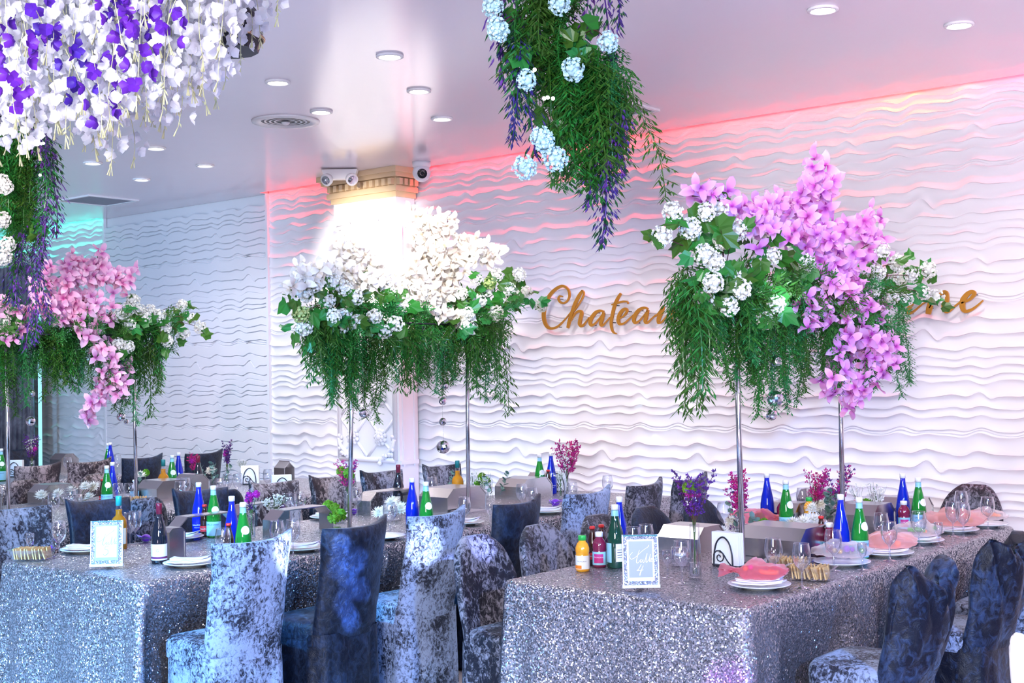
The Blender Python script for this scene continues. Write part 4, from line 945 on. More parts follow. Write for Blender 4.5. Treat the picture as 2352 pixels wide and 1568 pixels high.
# ================================================================ flowers and greenery (shared meshes)
def fern_strand(L, seed):
    r = random.Random(seed); mb = MB(); bx, by = r.uniform(-.1, .1), r.uniform(-.1, .1)
    P = crom([(0, 0, 0), (bx*.4*L, by*.4*L, -.3*L), (bx*L, by*L, -.65*L), (bx*.8*L+.02, by*L, -L)], 8)
    mb.tube(P, .0022, 4); n = len(P)
    for k in range(int(L/.0075)):
        t = k/(L/.0075); i = min(n-2, int(t*(n-1))); p = P[i].lerp(P[i+1], t*(n-1)-i); a = k*2.4+r.uniform(-.5, .5)
        # small frond: two rows of leaflets
        d = Vector((math.cos(a), math.sin(a), r.uniform(-1.2, -.2))).normalized(); fl = (.055+.03*r.random())*(1-.45*t)
        for q in range(3):
            b = p+d*fl*(q/3.); sd = d.cross(Vector((0, 0, 1))).normalized()
            for s_ in (-1, 1):
                mb.leaf(b, d*.8+sd*s_*.8+Vector((0, 0, -.25)), (0, 0, 1), .024*(1-.2*q), .0085, .2)
        mb.leaf(p+d*fl*.9, d, (0, 0, 1), .026, .009, .2)
    return mb.mesh('fern_strand', ['fern'], False)
def ruscus_strand(L, seed):
    r = random.Random(seed); mb = MB(); bx, by = r.uniform(-.16, .16), r.uniform(-.16, .16)
    P = crom([(0, 0, 0), (bx*.5*L, by*.5*L, -.25*L), (bx*L, by*L, -.6*L), (bx*1.1*L, by*.9*L, -L)], 8); mb.tube(P, .0022, 4); n = len(P)
    for k in range(int(L/.014)):
        t = k/(L/.014); i = min(n-2, int(t*(n-1))); p = P[i].lerp(P[i+1], t*(n-1)-i); a = k*2.2+r.uniform(-.6, .6)
        tw = Vector((math.cos(a), math.sin(a), -.5-.5*r.random())).normalized(); TL = (.05+.05*r.random())*(1-.4*t); mb.tube([p, p+tw*TL], .0012, 3, False)
        for q in range(4):
            b = p+tw*TL*(q+1)/4; s_ = (-1, 1)[q % 2]; sd = tw.cross(Vector((0, 0, 1))).normalized()
            mb.leaf(b, tw*.7+sd*s_*.75+Vector((0, 0, -.5)), (r.uniform(-.4, .4), r.uniform(-.4, .4), 1), .040+.012*r.random(), .0105, .2)
    return mb.mesh('ruscus_strand', ['leaf'], False)
def amaranth_strand(L, seed):
    r = random.Random(seed); mb = MB(); bx = r.uniform(-.12, .12)
    P = crom([(0, 0, 0), (bx*.4*L, .02, -.3*L), (bx*L, .02, -.7*L), (bx*1.1*L, 0, -L)], 10); mb.tube(P, .003, 4); n = len(P)
    for k in range(int(L/.0034)):
        t = k/(L/.0034); i = min(n-2, int(t*(n-1))); p = P[i].lerp(P[i+1], t*(n-1)-i); a = r.uniform(0, 6.28); rr = (.055*math.sin(math.pi*min(1, .25+t*.75))+.012)*r.random()
        b = p+Vector((math.cos(a)*rr, math.sin(a)*rr, r.uniform(-.02, .02))); mb.mi = 0 if r.random() < .66 else 1
        d = Vector((math.cos(a)*.7, math.sin(a)*.7, -1)); mb.leaf(b, d, (math.cos(a), math.sin(a), .3), .030+.016*r.random(), .011+.004*r.random(), .3)
    mb.mi = 0; return mb.mesh('amaranth_strand', ['amar', 'leafdk'], False)
def wisteria_strand(L, seed, main):
    r = random.Random(seed); mb = MB(); bx, by = r.uniform(-.06, .06), r.uniform(-.06, .06)
    P = crom([(0, 0, 0), (bx*.5, by*.5, -.35*L), (bx, by, -.75*L), (bx*.9, by, -L)], 8); mb.mi = 1; mb.tube(P, .0011, 4); n = len(P)
    for k in range(int(L/.016)):
        t = k/(L/.016); i = min(n-2, int(t*(n-1))); p = P[i].lerp(P[i+1], t*(n-1)-i); a = k*2.4+r.uniform(-.4, .4); rr = .035*(1-.55*t)+.006
        c = p+Vector((math.cos(a)*rr, math.sin(a)*rr, r.uniform(-.008, .008))); o = Vector((math.cos(a), math.sin(a), r.uniform(-.5, .3)))
        if t < .90:
            mb.mi = 0
            for q in range(4):
                b = a+q*1.57+r.uniform(-.3, .3); d = o*.45+Vector((-math.sin(a)*math.cos(b), math.cos(a)*math.cos(b), math.sin(b)))
                mb.petal(c, d, o, .021+.008*r.random(), .023, .5, 5)
        else:
            mb.mi = 1; mb.leaf(p, o+Vector((0, 0, -1)), (0, 0, 1), .02, .008)
    mb.mi = 1
    for k in range(3): a = r.uniform(0, 6.28); mb.tube([P[-1], P[-1]+Vector((.010*math.cos(a), .010*math.sin(a), -.03))], [.001, .002], 4)
    mb.mi = 0; return mb.mesh('wisteria_strand', [main, 'wisg'], True)
def snowball(seed, m1):
    r = random.Random(seed); mb = MB(); mb.ball((0, 0, 0), .026, 8); n = 60
    for k in range(n):
        z = 1-2*(k+.5)/n; a = k*2.39996+r.uniform(-.45, .45); z = max(-.98, min(.98, z+r.uniform(-.09, .09))); s_ = math.sqrt(1-z*z); o = Vector((s_*math.cos(a), s_*math.sin(a), z)); c = o*(.030+.013*r.random())
        u = o.cross(Vector((.2, .3, .9))).normalized(); v = o.cross(u); b0 = r.uniform(0, 6)
        for q in range(4):
            b = q*1.57+b0; mb.petal(c, (u*math.cos(b)+v*math.sin(b))+o*r.uniform(.1, .7), o, .0135, .0135, .5, 4)
    return mb.mesh('snowball', [m1], True)
def bract(seed, m1):
    r = random.Random(seed); mb = MB()
    for q in range(3):
        a = q*2.094+r.uniform(-.25, .25); d = Vector((math.cos(a), math.sin(a), .55+r.uniform(-.25, .35)))
        d.normalize(); side = d.cross(Vector((0, 0, 1))).normalized(); n = side.cross(d); L = .062+.018*r.random(); w = L*.86; vs = []; m = 7
        for i in range(m):
            t = i/(m-1); ww = w/2*1.55*(t**.75)*((1-t)**.62)
            c = d*L*t+n*(.012*math.sin(t*2.6)-.018*t*t*r.uniform(.3, 1.6))
            for s_ in (-1, 0, 1): vs.append(c+side*ww*s_+n*(.14*ww*abs(s_))+n*.004*math.sin(t*9+s_*2+seed))
        fs = []
        for i in range(m-1):
            for s_ in (0, 1): fs.append((i*3+s_, i*3+s_+1, i*3+s_+4, i*3+s_+3))
        mb.add(vs, fs)
    return mb.mesh('bract_blossom', [m1], True)
def maple_leaf(seed):
    mb = MB(); r = random.Random(seed); vs = [(0, 0, 0)]
    for a, l in ((-2.3, .022), (-1.45, .046), (-.95, .046), (-.62, .068), (-.28, .064), (0, .098), (.28, .064), (.62, .068), (.95, .046), (1.45, .046), (2.3, .022)):
        vs.append((l*math.sin(a), l*math.cos(a), .010*math.cos(a*3)-.16*l*l*10+r.uniform(-.004, .004)))
    mb.add(vs, [(0, k+1, k) for k in range(1, 11)]); return mb.mesh('broad_leaf', ['leaf'], False)
FERN = [fern_strand(L, s_) for L, s_ in ((.22, 1), (.32, 2), (.42, 3), (.55, 4))]; FL = [.22, .32, .42, .55]
RUSC = [ruscus_strand(L, s_) for L, s_ in ((.22, 1), (.32, 2), (.42, 3), (.55, 4))]
AMAR = [amaranth_strand(L, s_) for L, s_ in ((.3, 1), (.5, 2), (.7, 3))]; AL = [.3, .5, .7]
SNOW = [snowball(1, 'snow'), snowball(2, 'snow')]; SNOWG = [snowball(3, 'snowg')]; SNOWB = [snowball(4, 'snowb'), snowball(5, 'snowb')]
BRACT = {k: [bract(s_, k) for s_ in range(5)] for k in ('boug', 'bougw', 'bougp')}
MAPLE = [maple_leaf(k) for k in range(3)]
def pick(lens, L): return min(range(len(lens)), key=lambda i: abs(lens[i]-L))
def hang(kind, root, p, L):
    ms, ls = {'f': (FERN, FL), 'r': (RUSC, FL), 'a': (AMAR, AL)}[kind]; i = pick(ls, L); k = L/ls[i]
    return ob({'f': 'fern_strand', 'r': 'ruscus_strand', 'a': 'amaranth_strand'}[kind], ms[i], root, p-root.location, (rnd.uniform(-.12, .12), rnd.uniform(-.12, .12), rnd.uniform(0, 6.28)), (max(.85, min(1.15, k)), max(.85, min(1.15, k)), k))
def spread(kind, root, p, d, L):
    # a strand laid along direction d (filler greens radiating from the core)
    ms, ls = {'f': (FERN, FL), 'r': (RUSC, FL)}[kind]; i = pick(ls, L); q = (-Vector(d)).to_track_quat('Z', 'Y'); o = ob({'f': 'fern_strand', 'r': 'ruscus_strand'}[kind], ms[i], root, p-root.location); o.rotation_euler = q.to_euler(); o.scale = (1, 1, L/ls[i]); return o
def face_rot(d, roll): return (Vector(d).to_track_quat('Z', 'Y') @ Euler((0, 0, roll)).to_quaternion()).to_euler()
def blossom(root, p, kind, sc=1.0):
    d = (EYE-p).normalized()+Vector((rnd.uniform(-.9, .9), rnd.uniform(-.9, .9), rnd.uniform(-.5, .9)))
    return ob('bract_blossom', rnd.choice(BRACT[kind]), root, p-root.location, face_rot(d, rnd.uniform(0, 6)), sc*rnd.uniform(.8, 1.2))
def snowy(root, p, which=None, sc=1.0, anchor=None):
    me = rnd.choice(which or SNOW); o = ob('snowball_flower', me, root, p-root.location, (rnd.uniform(0, 6), rnd.uniform(0, 6), 0), sc*rnd.uniform(.88, 1.12))
    if anchor is not None:
        mid = (p+anchor)/2+Vector((0, 0, .03)); mb = MB().tube(crom([anchor-p, mid-p, (0, 0, 0)], 4), .0024, 5); s_ = ob('flower_stem', mb.mesh('flower_stem', 'twig'), root, p-root.location)
    return o
def bleaf(root, p, sc=1.0):
    d = (EYE-p).normalized()+Vector((rnd.uniform(-.8, .8), rnd.uniform(-.8, .8), rnd.uniform(-.2, 1.1)))
    return ob('broad_leaf', rnd.choice(MAPLE), root, p-root.location, face_rot(d, rnd.uniform(0, 6.28)), sc*rnd.uniform(.7, 1.15))
# mirror ball
mbb = MB().ball((0, 0, 0), 1, 18); BALL = mbb.mesh('mirror_ball', 'mirror', False)
THREAD = MB().lathe([(.02, .95), (.02, 1.0)], 6).mesh('thread', 'chrome')
def mirror_ball(p, r, label, top):
    o = tag(ob('mirror_ball', BALL, None, p, (rnd.uniform(-.3, .3), 0, rnd.uniform(0, 3)), r), label, 'mirror ball', 'hanging mirror balls')
    q = ob('thread', MB().tube([(0, 0, r), (0, 0, max(r+.02, top-p.z))], .0008, 4).mesh('thread', 'chrome'), o); q.scale = (1/r,)*3; q.rotation_euler = Euler(o.rotation_euler).to_matrix().inverted().to_euler(); return o

# ---------------------------------------------------------------- tall stands
BASE = MB().box((0, 0, .006), (.17, .17, .012)).mesh('base_plate', 'chrome', False)
def stand(X, poles, ztop, label, kind, branches, snows, greens, leaves, fill, nb, wd=.17):
    y0 = sum(p[0] for p in poles)/2; root = tag(ob('floral_stand', None, None, (X, y0, TH)), label, 'floral arrangement', 'tall floral stands'); L0 = root.location.copy()
    for yb, yt in poles:
        ob('pole', MB().tube([(0, yb-y0, .01), (0, yt-y0, ztop-TH)], .0135, 12).mesh('pole', 'chrome'), root); ob('base_plate', BASE, root, (0, yb-y0, 0)); REG.append([[], [(0, 0, .10)], 99, Vector((X, yb))])
    ym, yM = min(p[1] for p in poles), max(p[1] for p in poles)
    # wire basket that carries the flowers
    for dx in (-.09, .09): ob('basket_rail', MB().tube([(dx, ym-y0-.12, ztop-TH), (dx, yM-y0+.12, ztop-TH)], .006, 6).mesh('basket_rail', 'black'), root)
    for k in range(5): yy = ym-y0-.1+(yM-ym+.2)*k/4; ob('basket_rib', MB().tube(crom([(-.09, yy, ztop-TH), (-.07, yy, ztop-TH-.08), (.07, yy, ztop-TH-.08), (.09, yy, ztop-TH)], 3), .004, 5).mesh('basket_rib', 'black'), root)
    def at(px, py, dx=0): return onX(px, py, X+dx)
    core = Vector((X, y0, ztop+.05))
    # filler greens radiating from the basket
    for k in range(fill):
        yy = rnd.uniform(ym-.22, yM+.22); a = rnd.uniform(0, 6.28); b = Vector((X+rnd.uniform(-.08, .08), yy, ztop+rnd.uniform(-.06, .10)))
        spread(rnd.choice('ffr'), root, b, (math.cos(a), math.sin(a)*.6+.5*(yy-y0), rnd.uniform(-.6, .5)), rnd.uniform(.18, .30))
    for (px, py, pb, kd) in greens:
        dx = rnd.uniform(-wd, wd); p = at(px, py, dx); q = at(px, pb, dx); hang(kd, root, p, max(.18, p.z-q.z))
    tot = sum(math.dist(a, b) for br in branches for a, b in zip(br[0], br[0][1:])) or 1
    for pts, spr in branches:
        P = [at(x, y, rnd.uniform(-.05, .05)) for x, y in pts]
        if len(P) > 1: ob('twig', MB().tube([q-L0 for q in crom(P, 4)], .003, 5).mesh('twig', 'twig'), root)
        for a, b in zip(pts, pts[1:]):
            d = math.dist(a, b); m = max(1, round(nb*d/tot))
            for k in range(m):
                t = rnd.random(); x = a[0]+(b[0]-a[0])*t+rnd.gauss(0, spr*.55); y = a[1]+(b[1]-a[1])*t+rnd.gauss(0, spr*.55)
                blossom(root, at(x, y, rnd.uniform(-.02, wd+.05)), kind)
    for i, (x, y) in enumerate(snows):
        p = at(x, y, rnd.uniform(.12, wd+.07)); far = min(abs(p.y-ym), abs(p.y-yM)) > .25 and not ym < p.y < yM
        snowy(root, p, SNOWG if rnd.random() < .12 else SNOW, 1.0, Vector((X, min(max(p.y, ym-.1), yM+.1), ztop+.1)) if far or rnd.random() < .4 else None)
        for k in range(2): bleaf(root, p+Vector((rnd.uniform(-.04, .04), rnd.uniform(-.07, .07), rnd.uniform(-.07, .03))))
    for (x, y, s_, n) in leaves:
        for k in range(n): bleaf(root, at(x+rnd.gauss(0, s_), y+rnd.gauss(0, s_*.7), rnd.uniform(-.02, wd)), 1.05)
    return root
def fringe(spec):
    # (x0, x1, y_top, y_bottom0, y_bottom1, n, kinds)
    out = []
    for x0, x1, yt, b0, b1, n, kd in spec:
        for k in range(n):
            if k % 4 == 0: ct = (k+rnd.random()*4)/n; ck = rnd.choice(kd); cut = rnd.choice((0, 0, .12, .3))
            t = min(1.05, max(-.05, ct)); H = b0+(b1-b0)*t-yt; out.append((x0+(x1-x0)*t+rnd.gauss(0, 9), yt+rnd.uniform(-30, 30), yt+H*(1-cut)*(1, .84, .68, .5)[k % 4], ck))
    return out
S4 = stand(-3.115, ((5.493, 5.471), (6.597, 6.605)), 2.02, 'tall chrome stand overflowing with lilac bougainvillea on the front table', 'boug',
  [([(1590, 450), (1640, 455), (1710, 490), (1790, 520)], 22), ([(1885, 385), (1870, 430), (1840, 480), (1790, 480), (1740, 470)], 24), ([(1885, 400), (1885, 450), (1870, 520), (1900, 560)], 28), ([(1730, 480), (1780, 540), (1850, 520), (1900, 540)], 30),
   ([(2015, 500), (1980, 510), (1930, 530), (1900, 580)], 26), ([(2030, 545), (1980, 570), (1930, 610), (1950, 650)], 34), ([(1850, 560), (1900, 610), (1960, 660), (1990, 700), (2010, 690)], 36), ([(1910, 620), (1930, 690), (1890, 720), (1860, 760)], 26), ([(1825, 690), (1850, 700), (1900, 690)], 16),
   ([(1970, 680), (1960, 750), (2000, 780), (2040, 780), (2050, 830)], 26), ([(1960, 760), (1950, 810), (1920, 850), (1900, 890)], 22), ([(2000, 800), (1990, 850), (1975, 890), (1965, 935)], 18), ([(2010, 770), (2020, 830), (2035, 860)], 16)],
  [(1545, 485), (1520, 544), (1585, 525), (1623, 487), (1653, 475), (1619, 586), (1642, 601), (1661, 553), (1690, 529), (1758, 534), (1775, 588), (1852, 603), (1678, 630), (1638, 649), (1703, 664), (1617, 691), (1674, 704), (1783, 698), (1756, 736),
   (2023, 576), (2061, 603), (2069, 637), (2095, 632), (2132, 620), (2014, 626), (2006, 664), (2048, 683), (2082, 685), (2122, 672), (2149, 681)],
  fringe([(1555, 1640, 640, 900, 960, 16, 'r'), (1600, 1680, 700, 950, 860, 16, 'rf'), (1690, 1760, 720, 930, 960, 20, 'f'), (1760, 1880, 740, 950, 900, 26, 'ff'), (1880, 1990, 760, 900, 880, 20, 'fr'), (1990, 2060, 720, 880, 940, 18, 'f'), (1570, 2050, 680, 830, 830, 40, 'fr')]),
  [(1640, 560, 40, 14), (1700, 620, 45, 16), (1760, 690, 40, 12), (2070, 640, 36, 14), (1600, 530, 25, 6), (1820, 600, 30, 8)], 100, 420)
S5 = stand(-5.70, ((5.35, 5.402), (6.428, 6.44)), 2.0, 'tall chrome stand overflowing with white blossom before the pilaster', 'bougw',
  [([(956, 502), (985, 540), (1000, 580), (990, 620)], 22), ([(995, 494), (1000, 530), (990, 570)], 20), ([(1030, 504), (1020, 540), (1000, 590)], 18), ([(1145, 590), (1090, 590), (1040, 600), (1000, 620)], 22), ([(1120, 560), (1070, 570), (1030, 590)], 22), ([(960, 570), (950, 610), (930, 640)], 20),
   ([(1000, 620), (1040, 640), (1020, 660), (980, 680)], 28), ([(770, 555), (800, 570), (830, 590), (850, 610)], 14), ([(690, 622), (730, 625), (790, 628), (850, 635), (900, 640)], 16), ([(672, 660), (700, 640), (740, 630)], 12), ([(985, 690), (1010, 710), (1045, 735), (1070, 745)], 18), ([(940, 640), (980, 660), (1030, 680)], 26)],
  [(703, 676), (754, 690), (768, 647), (791, 662), (815, 682), (893, 666), (856, 615), (929, 698), (860, 727), (766, 725), (793, 723), (699, 753), (691, 721), (787, 749), (819, 739), (884, 760), (909, 743), (1076, 719), (1072, 745), (1093, 641), (1117, 666), (1140, 631), (1150, 686), (1140, 719), (1168, 662), (1209, 670), (1193, 631), (1244, 700), (1182, 682), (1060, 674), (721, 653), (1100, 690), (1125, 650)],
  fringe([(705, 760, 740, 860, 930, 16, 'r'), (750, 800, 760, 930, 920, 16, 'rf'), (800, 870, 770, 960, 990, 24, 'f'), (870, 945, 760, 860, 905, 18, 'fr'), (945, 1000, 770, 880, 890, 16, 'f'), (1000, 1040, 770, 930, 880, 14, 'f'), (1050, 1150, 740, 880, 950, 26, 'fr'), (710, 1145, 720, 820, 820, 36, 'fr')]),
  [(730, 700, 34, 14), (800, 700, 36, 14), (880, 700, 36, 14), (1110, 690, 30, 14), (1170, 675, 24, 8), (1190, 690, 12, 3)], 90, 430)
S6 = stand(-8.28, ((4.606, 4.60), (5.618, 5.61)), 2.0, 'tall chrome stand overflowing with pink bougainvillea by the pale blue wall', 'bougp',
  [([(225, 580), (220, 610), (200, 640)], 18), ([(160, 590), (165, 620), (150, 650)], 18), ([(300, 640), (270, 640), (230, 640), (190, 640)], 20), ([(285, 660), (260, 630), (215, 610)], 14), ([(90, 660), (120, 640), (170, 630), (220, 630)], 22), ([(85, 690), (130, 690), (190, 690), (240, 690)], 24), ([(100, 720), (160, 720), (210, 720), (245, 730)], 22),
   ([(150, 740), (200, 760), (230, 790), (250, 810)], 20), ([(230, 790), (250, 830), (280, 860), (300, 865)], 18), ([(250, 840), (245, 880), (225, 910), (205, 940)], 16), ([(205, 930), (205, 965)], 8), ([(0, 690), (15, 710), (50, 730), (45, 770)], 20), ([(10, 770), (40, 775)], 10), ([(290, 850), (285, 880), (265, 905)], 12)],
  [(306, 690), (292, 710), (275, 725), (297, 745), (320, 711), (345, 714), (367, 725), (418, 700), (436, 730), (460, 751), (422, 765), (381, 756), (384, 782), (294, 796), (286, 768), (272, 790), (36, 756), (8, 737), (333, 725), (14, 757)],
  fringe([(-30, 60, 790, 960, 950, 20, 'f'), (60, 130, 780, 900, 900, 16, 'f'), (110, 190, 790, 930, 950, 20, 'rf'), (190, 270, 800, 900, 900, 16, 'f'), (265, 300, 800, 990, 940, 12, 'f'), (300, 372, 760, 960, 900, 20, 'rf'), (0, 365, 760, 840, 840, 30, 'f')]),
  [(330, 735, 26, 14), (290, 760, 18, 8), (400, 735, 18, 8), (20, 760, 20, 6)], 90, 350)
BALLS = [(-3.03, (1780, 915), .040, 'mirror ball half hidden in ferns under the lilac arrangement', 2.0), (-3.03, (1772, 952), .029, 'lower small mirror ball hanging under the lilac arrangement', 1.6), (-3.0, (1783, 830), .03, 'mirror ball among the greens of the lilac arrangement', 2.0), (-5.6, (1018, 1026), .043, 'largest mirror ball hanging low beside the pole of the white arrangement', 1.9),
    (-5.6, (1017, 968), .025, 'small mirror ball above the largest one', 1.9), (-5.6, (1017, 921), .026, 'small mirror ball at the fern tip of the white arrangement', 1.9), (-5.6, (1022, 886), .022, 'tiny mirror ball among the ferns of the white arrangement', 1.9), (-5.6, (835, 949), .027, 'mirror ball behind the longest fern tail of the white arrangement', 1.9),
    (-8.2, (70, 967), .033, 'mirror ball hanging beside the taupe drape', 1.9), (-8.2, (72, 903), .026, 'upper mirror ball beside the taupe drape', 1.9), (-8.2, (278, 957), .031, 'mirror ball at the fern tip beside the pink arrangement pole', 1.9), (-8.2, (290, 968), .018, 'tiny mirror ball next to the pink arrangement pole', 1.9), (-8.2, (287, 915), .022, 'mirror ball under the pink cascade', 1.9)]
for X, (px, py), r, lb, top in BALLS:
    p = onX(px, py, X)
    for X2, (qx, qy), r2, _, _ in BALLS:   # balls on one thread hang from each other
        q = onX(qx, qy, X2)
        if X2 == X and abs(q.y-p.y) < .06 and q.z > p.z+.01: top = min(top, q.z-r2)
    mirror_ball(p, r, lb, top)

# ---------------------------------------------------------------- hanging garlands
def garland(D, top, label, greens, amars, snows, leaves, which, dd=.16):
    a = depth(top[0], top[1], D); root = tag(ob('hanging_garland', None, None, (a.x, a.y, CZ)), label, 'hanging flowers', 'hanging green garlands'); L0 = root.location.copy()
    ob('ceiling_hook', MB().lathe([(.05, 0), (.05, -.015), (.01, -.02)], 16).mesh('ceiling_hook', 'chrome'), root)
    ob('wire_hoop', MB().tube([(.28*math.cos(k*math.pi/12), .28*math.sin(k*math.pi/12), a.z-CZ) for k in range(25)], .006, 6).mesh('wire_hoop', 'black'), root)
    for k in range(3): ob('hanging_wire', MB().tube([(0, 0, -.02), (.28*math.cos(k*2.1), .28*math.sin(k*2.1), a.z-CZ)], .0015, 4).mesh('hanging_wire', 'chrome'), root)
    for (x, y, b, kd) in greens:
        t = D+rnd.uniform(-dd, dd); p = depth(x, y, t); q = depth(x, b, t); o = hang(kd, root, p, max(.15, p.z-q.z)); o.scale.x *= 1.18; o.scale.y *= 1.18
    for (x, y, b) in amars:
        t = D+rnd.uniform(-dd, dd*.3); p = depth(x, y, t); q = depth(x, b, t); hang('a', root, p, max(.2, p.z-q.z))
    for (x, y) in snows: 
        p = depth(x, y, D-1.7*dd); snowy(root, p, which, 1.0, depth(x+(top[0]-x)*.5, y-20, D) if abs(x-top[0]) > 60 else None)
    for (x, y, s_, n) in leaves:
        for k in range(n): bleaf(root, depth(x+rnd.gauss(0, s_), y+rnd.gauss(0, s_), D+rnd.uniform(-dd, dd*.3)), 1.1)
    return root
gr = fringe([(1215, 1290, -60, 120, 200, 18, 'rf'), (1180, 1260, 40, 240, 330, 10, 'r'), (1245, 1300, 120, 300, 330, 14, 'r'), (1290, 1350, 150, 380, 440, 16, 'r'), (1330, 1420, 120, 300, 400, 20, 'rrf'), (1345, 1430, 230, 380, 470, 16, 'r'), (1290, 1370, 330, 470, 460, 12, 'r'), (1230, 1330, -80, 40, 60, 16, 'f'), (1290, 1430, 160, 240, 260, 14, 'r')])
H2 = garland(5.6, (1290, -40), 'hanging garland of greens, pale blue snowballs and violet amaranth at the top centre', gr,
  [(1165, -20, 190), (1175, 60, 260), (1195, 80, 330), (1200, 150, 355), (1185, 30, 200), (1380, -80, 130), (1350, -60, 100), (1400, -70, 60), (1375, 330, 480), (1388, 380, 560), (1400, 280, 430), (1425, 250, 370), (1365, 340, 460), (1395, 400, 530), (1415, 300, 400)],
  [(1132, 14), (1142, 62), (1145, 70), (1210, 184), (1316, 160), (1397, 96), (1285, 10), (1244, 316), (1205, 384), (1275, 365), (1252, 330)], [(1310, 100, 28, 10), (1215, 130, 25, 9), (1280, 310, 22, 8), (1340, 85, 20, 6), (1205, 35, 16, 4)], SNOWB)
gr = fringe([(-30, 60, 300, 500, 560, 24, 'fr'), (0, 100, 340, 480, 520, 20, 'fr'), (10, 80, 450, 620, 640, 18, 'f')])
H3 = garland(8.0, (30, 250), 'hanging garland of greens and violet amaranth at the left edge', gr,
  [(95, 300, 440), (100, 330, 540), (105, 440, 610), (60, 520, 700), (40, 560, 690), (70, 610, 790), (75, 560, 740), (90, 280, 400), (100, 480, 640), (50, 600, 700), (110, 310, 380), (65, 680, 800)],
  [(12, 430), (5, 505), (18, 560), (8, 590), (5, 415)], [(60, 510, 20, 8), (65, 540, 12, 4)], SNOW, .22)
for (px, py, D, lb) in ((1258, 226, 5.3, 'hanging garland at the top centre'), (1228, 160, 5.4, 'blue snowball of the centre garland')):
    pass
# ---------------------------------------------------------------- wisteria chandelier
WW = [wisteria_strand(L, s_, 'wisw') for L, s_ in ((.26, 1), (.36, 2), (.48, 3))]; WV = [wisteria_strand(L, s_, 'wisv') for L, s_ in ((.2, 4), (.3, 5))]
a = depth(180, -260, 3.7); ch = tag(ob('wisteria_chandelier', None, None, (a.x, a.y, CZ)), 'hanging chandelier of white and violet wisteria strands at the top left', 'hanging flowers'); L0 = ch.location.copy()
ob('ceiling_rod', MB().tube([(0, 0, 0), (0, 0, -.45)], .012, 8).mesh('ceiling_rod', 'chrome'), ch)
for rr in (.30, .55): ob('hoop', MB().tube([(rr*math.cos(k*math.pi/18), rr*math.sin(k*math.pi/18), -.46) for k in range(37)], .012, 6).mesh('hoop', 'black'), ch)
for k in range(6): ob('spoke', MB().tube([(0, 0, -.45), (.55*math.cos(k*1.047), .55*math.sin(k*1.047), -.46)], .006, 5).mesh('spoke', 'black'), ch)
def bottom_edge(x):
    # lowest reach of the flowers across the photo
    pts = [(-60, 330), (0, 360), (50, 340), (90, 300), (120, 290), (170, 280), (215, 340), (250, 280), (275, 390), (300, 270), (360, 250), (385, 300), (410, 250), (440, 210), (480, 230), (520, 150), (545, 110), (600, 50), (625, 20)]
    for (a0, b0), (a1, b1) in zip(pts, pts[1:]):
        if a0 <= x <= a1: return b0+(b1-b0)*(x-a0)/(a1-a0)
    return 50
r3 = random.Random(11)
for k in range(200):
    x = r3.uniform(-90, 610) if k > 24 else (275, 280, 385, 400, 470, 60, 215, 590, 540, 480, 20, 330, 130, 165, 250, 300, 350, 430, 440, 500, 90, 40, 10, 205, 390)[k]
    yb = bottom_edge(x)-(0 if k <= 24 else r3.random()**1.3*330); D = 3.7+r3.uniform(-.45, .5); L = r3.choice((.26, .36, .48)); i = (.26, .36, .48).index(L)
    p = depth(x, yb, D)+Vector((0, 0, L)); ob('white_wisteria_strand', WW[i], ch, p-L0, (r3.uniform(-.1, .1), r3.uniform(-.1, .1), r3.uniform(0, 6.28)))
for (x, yb) in ((40, 120), (55, 260), (125, 240), (213, 295), (248, 100), (262, 125), (435, 110), (330, 240), (5, 150), (275, 50)):
    D = 3.7+r3.uniform(-.55, -.35); L, me = r3.choice(((.2, WV[0]), (.2, WV[0]), (.3, WV[1]))); p = depth(x, yb, D)+Vector((0, 0, L)); ob('violet_wisteria_strand', me, ch, p-L0, (r3.uniform(-.1, .1), r3.uniform(-.1, .1), r3.uniform(0, 6.28)))
# dark drum with a gold rim hanging inside
p = depth(520, 75, 4.1); dr = ob('lamp_drum', MB().lathe([(.10, -.06), (.115, -.02), (.115, .05), (.09, .08)], 12).mesh('drum', 'black', False), ch, p-L0)
ob('gold_rim', MB().tube([(.117*math.cos(k*math.pi/12), .117*math.sin(k*math.pi/12), -.02) for k in range(25)], .006, 6).mesh('gold_rim', 'goldrim'), dr)
ob('hanging_wire', MB().tube([(0, 0, .08), (0, 0, CZ-p.z)], .002, 4).mesh('hanging_wire', 'chrome'), dr)
FB = MB().ball((0, 0, 0), .008, 8).mesh('fairy_bulb', 'fairy')
for (px, py, D, root) in ((427, 92, 3.1, ch), (85, 328, 3.2, ch), (95, 330, 7.6, H3), (92, 402, 7.7, H3), (100, 329, 7.6, H3), (1228, 160, 5.3, H2), (1250, 226, 5.3, H2), (1258, 224, 5.3, H2), (1270, 226, 5.3, H2)):
    ob('fairy_bulb', FB, root, depth(px, py, D)-root.location)
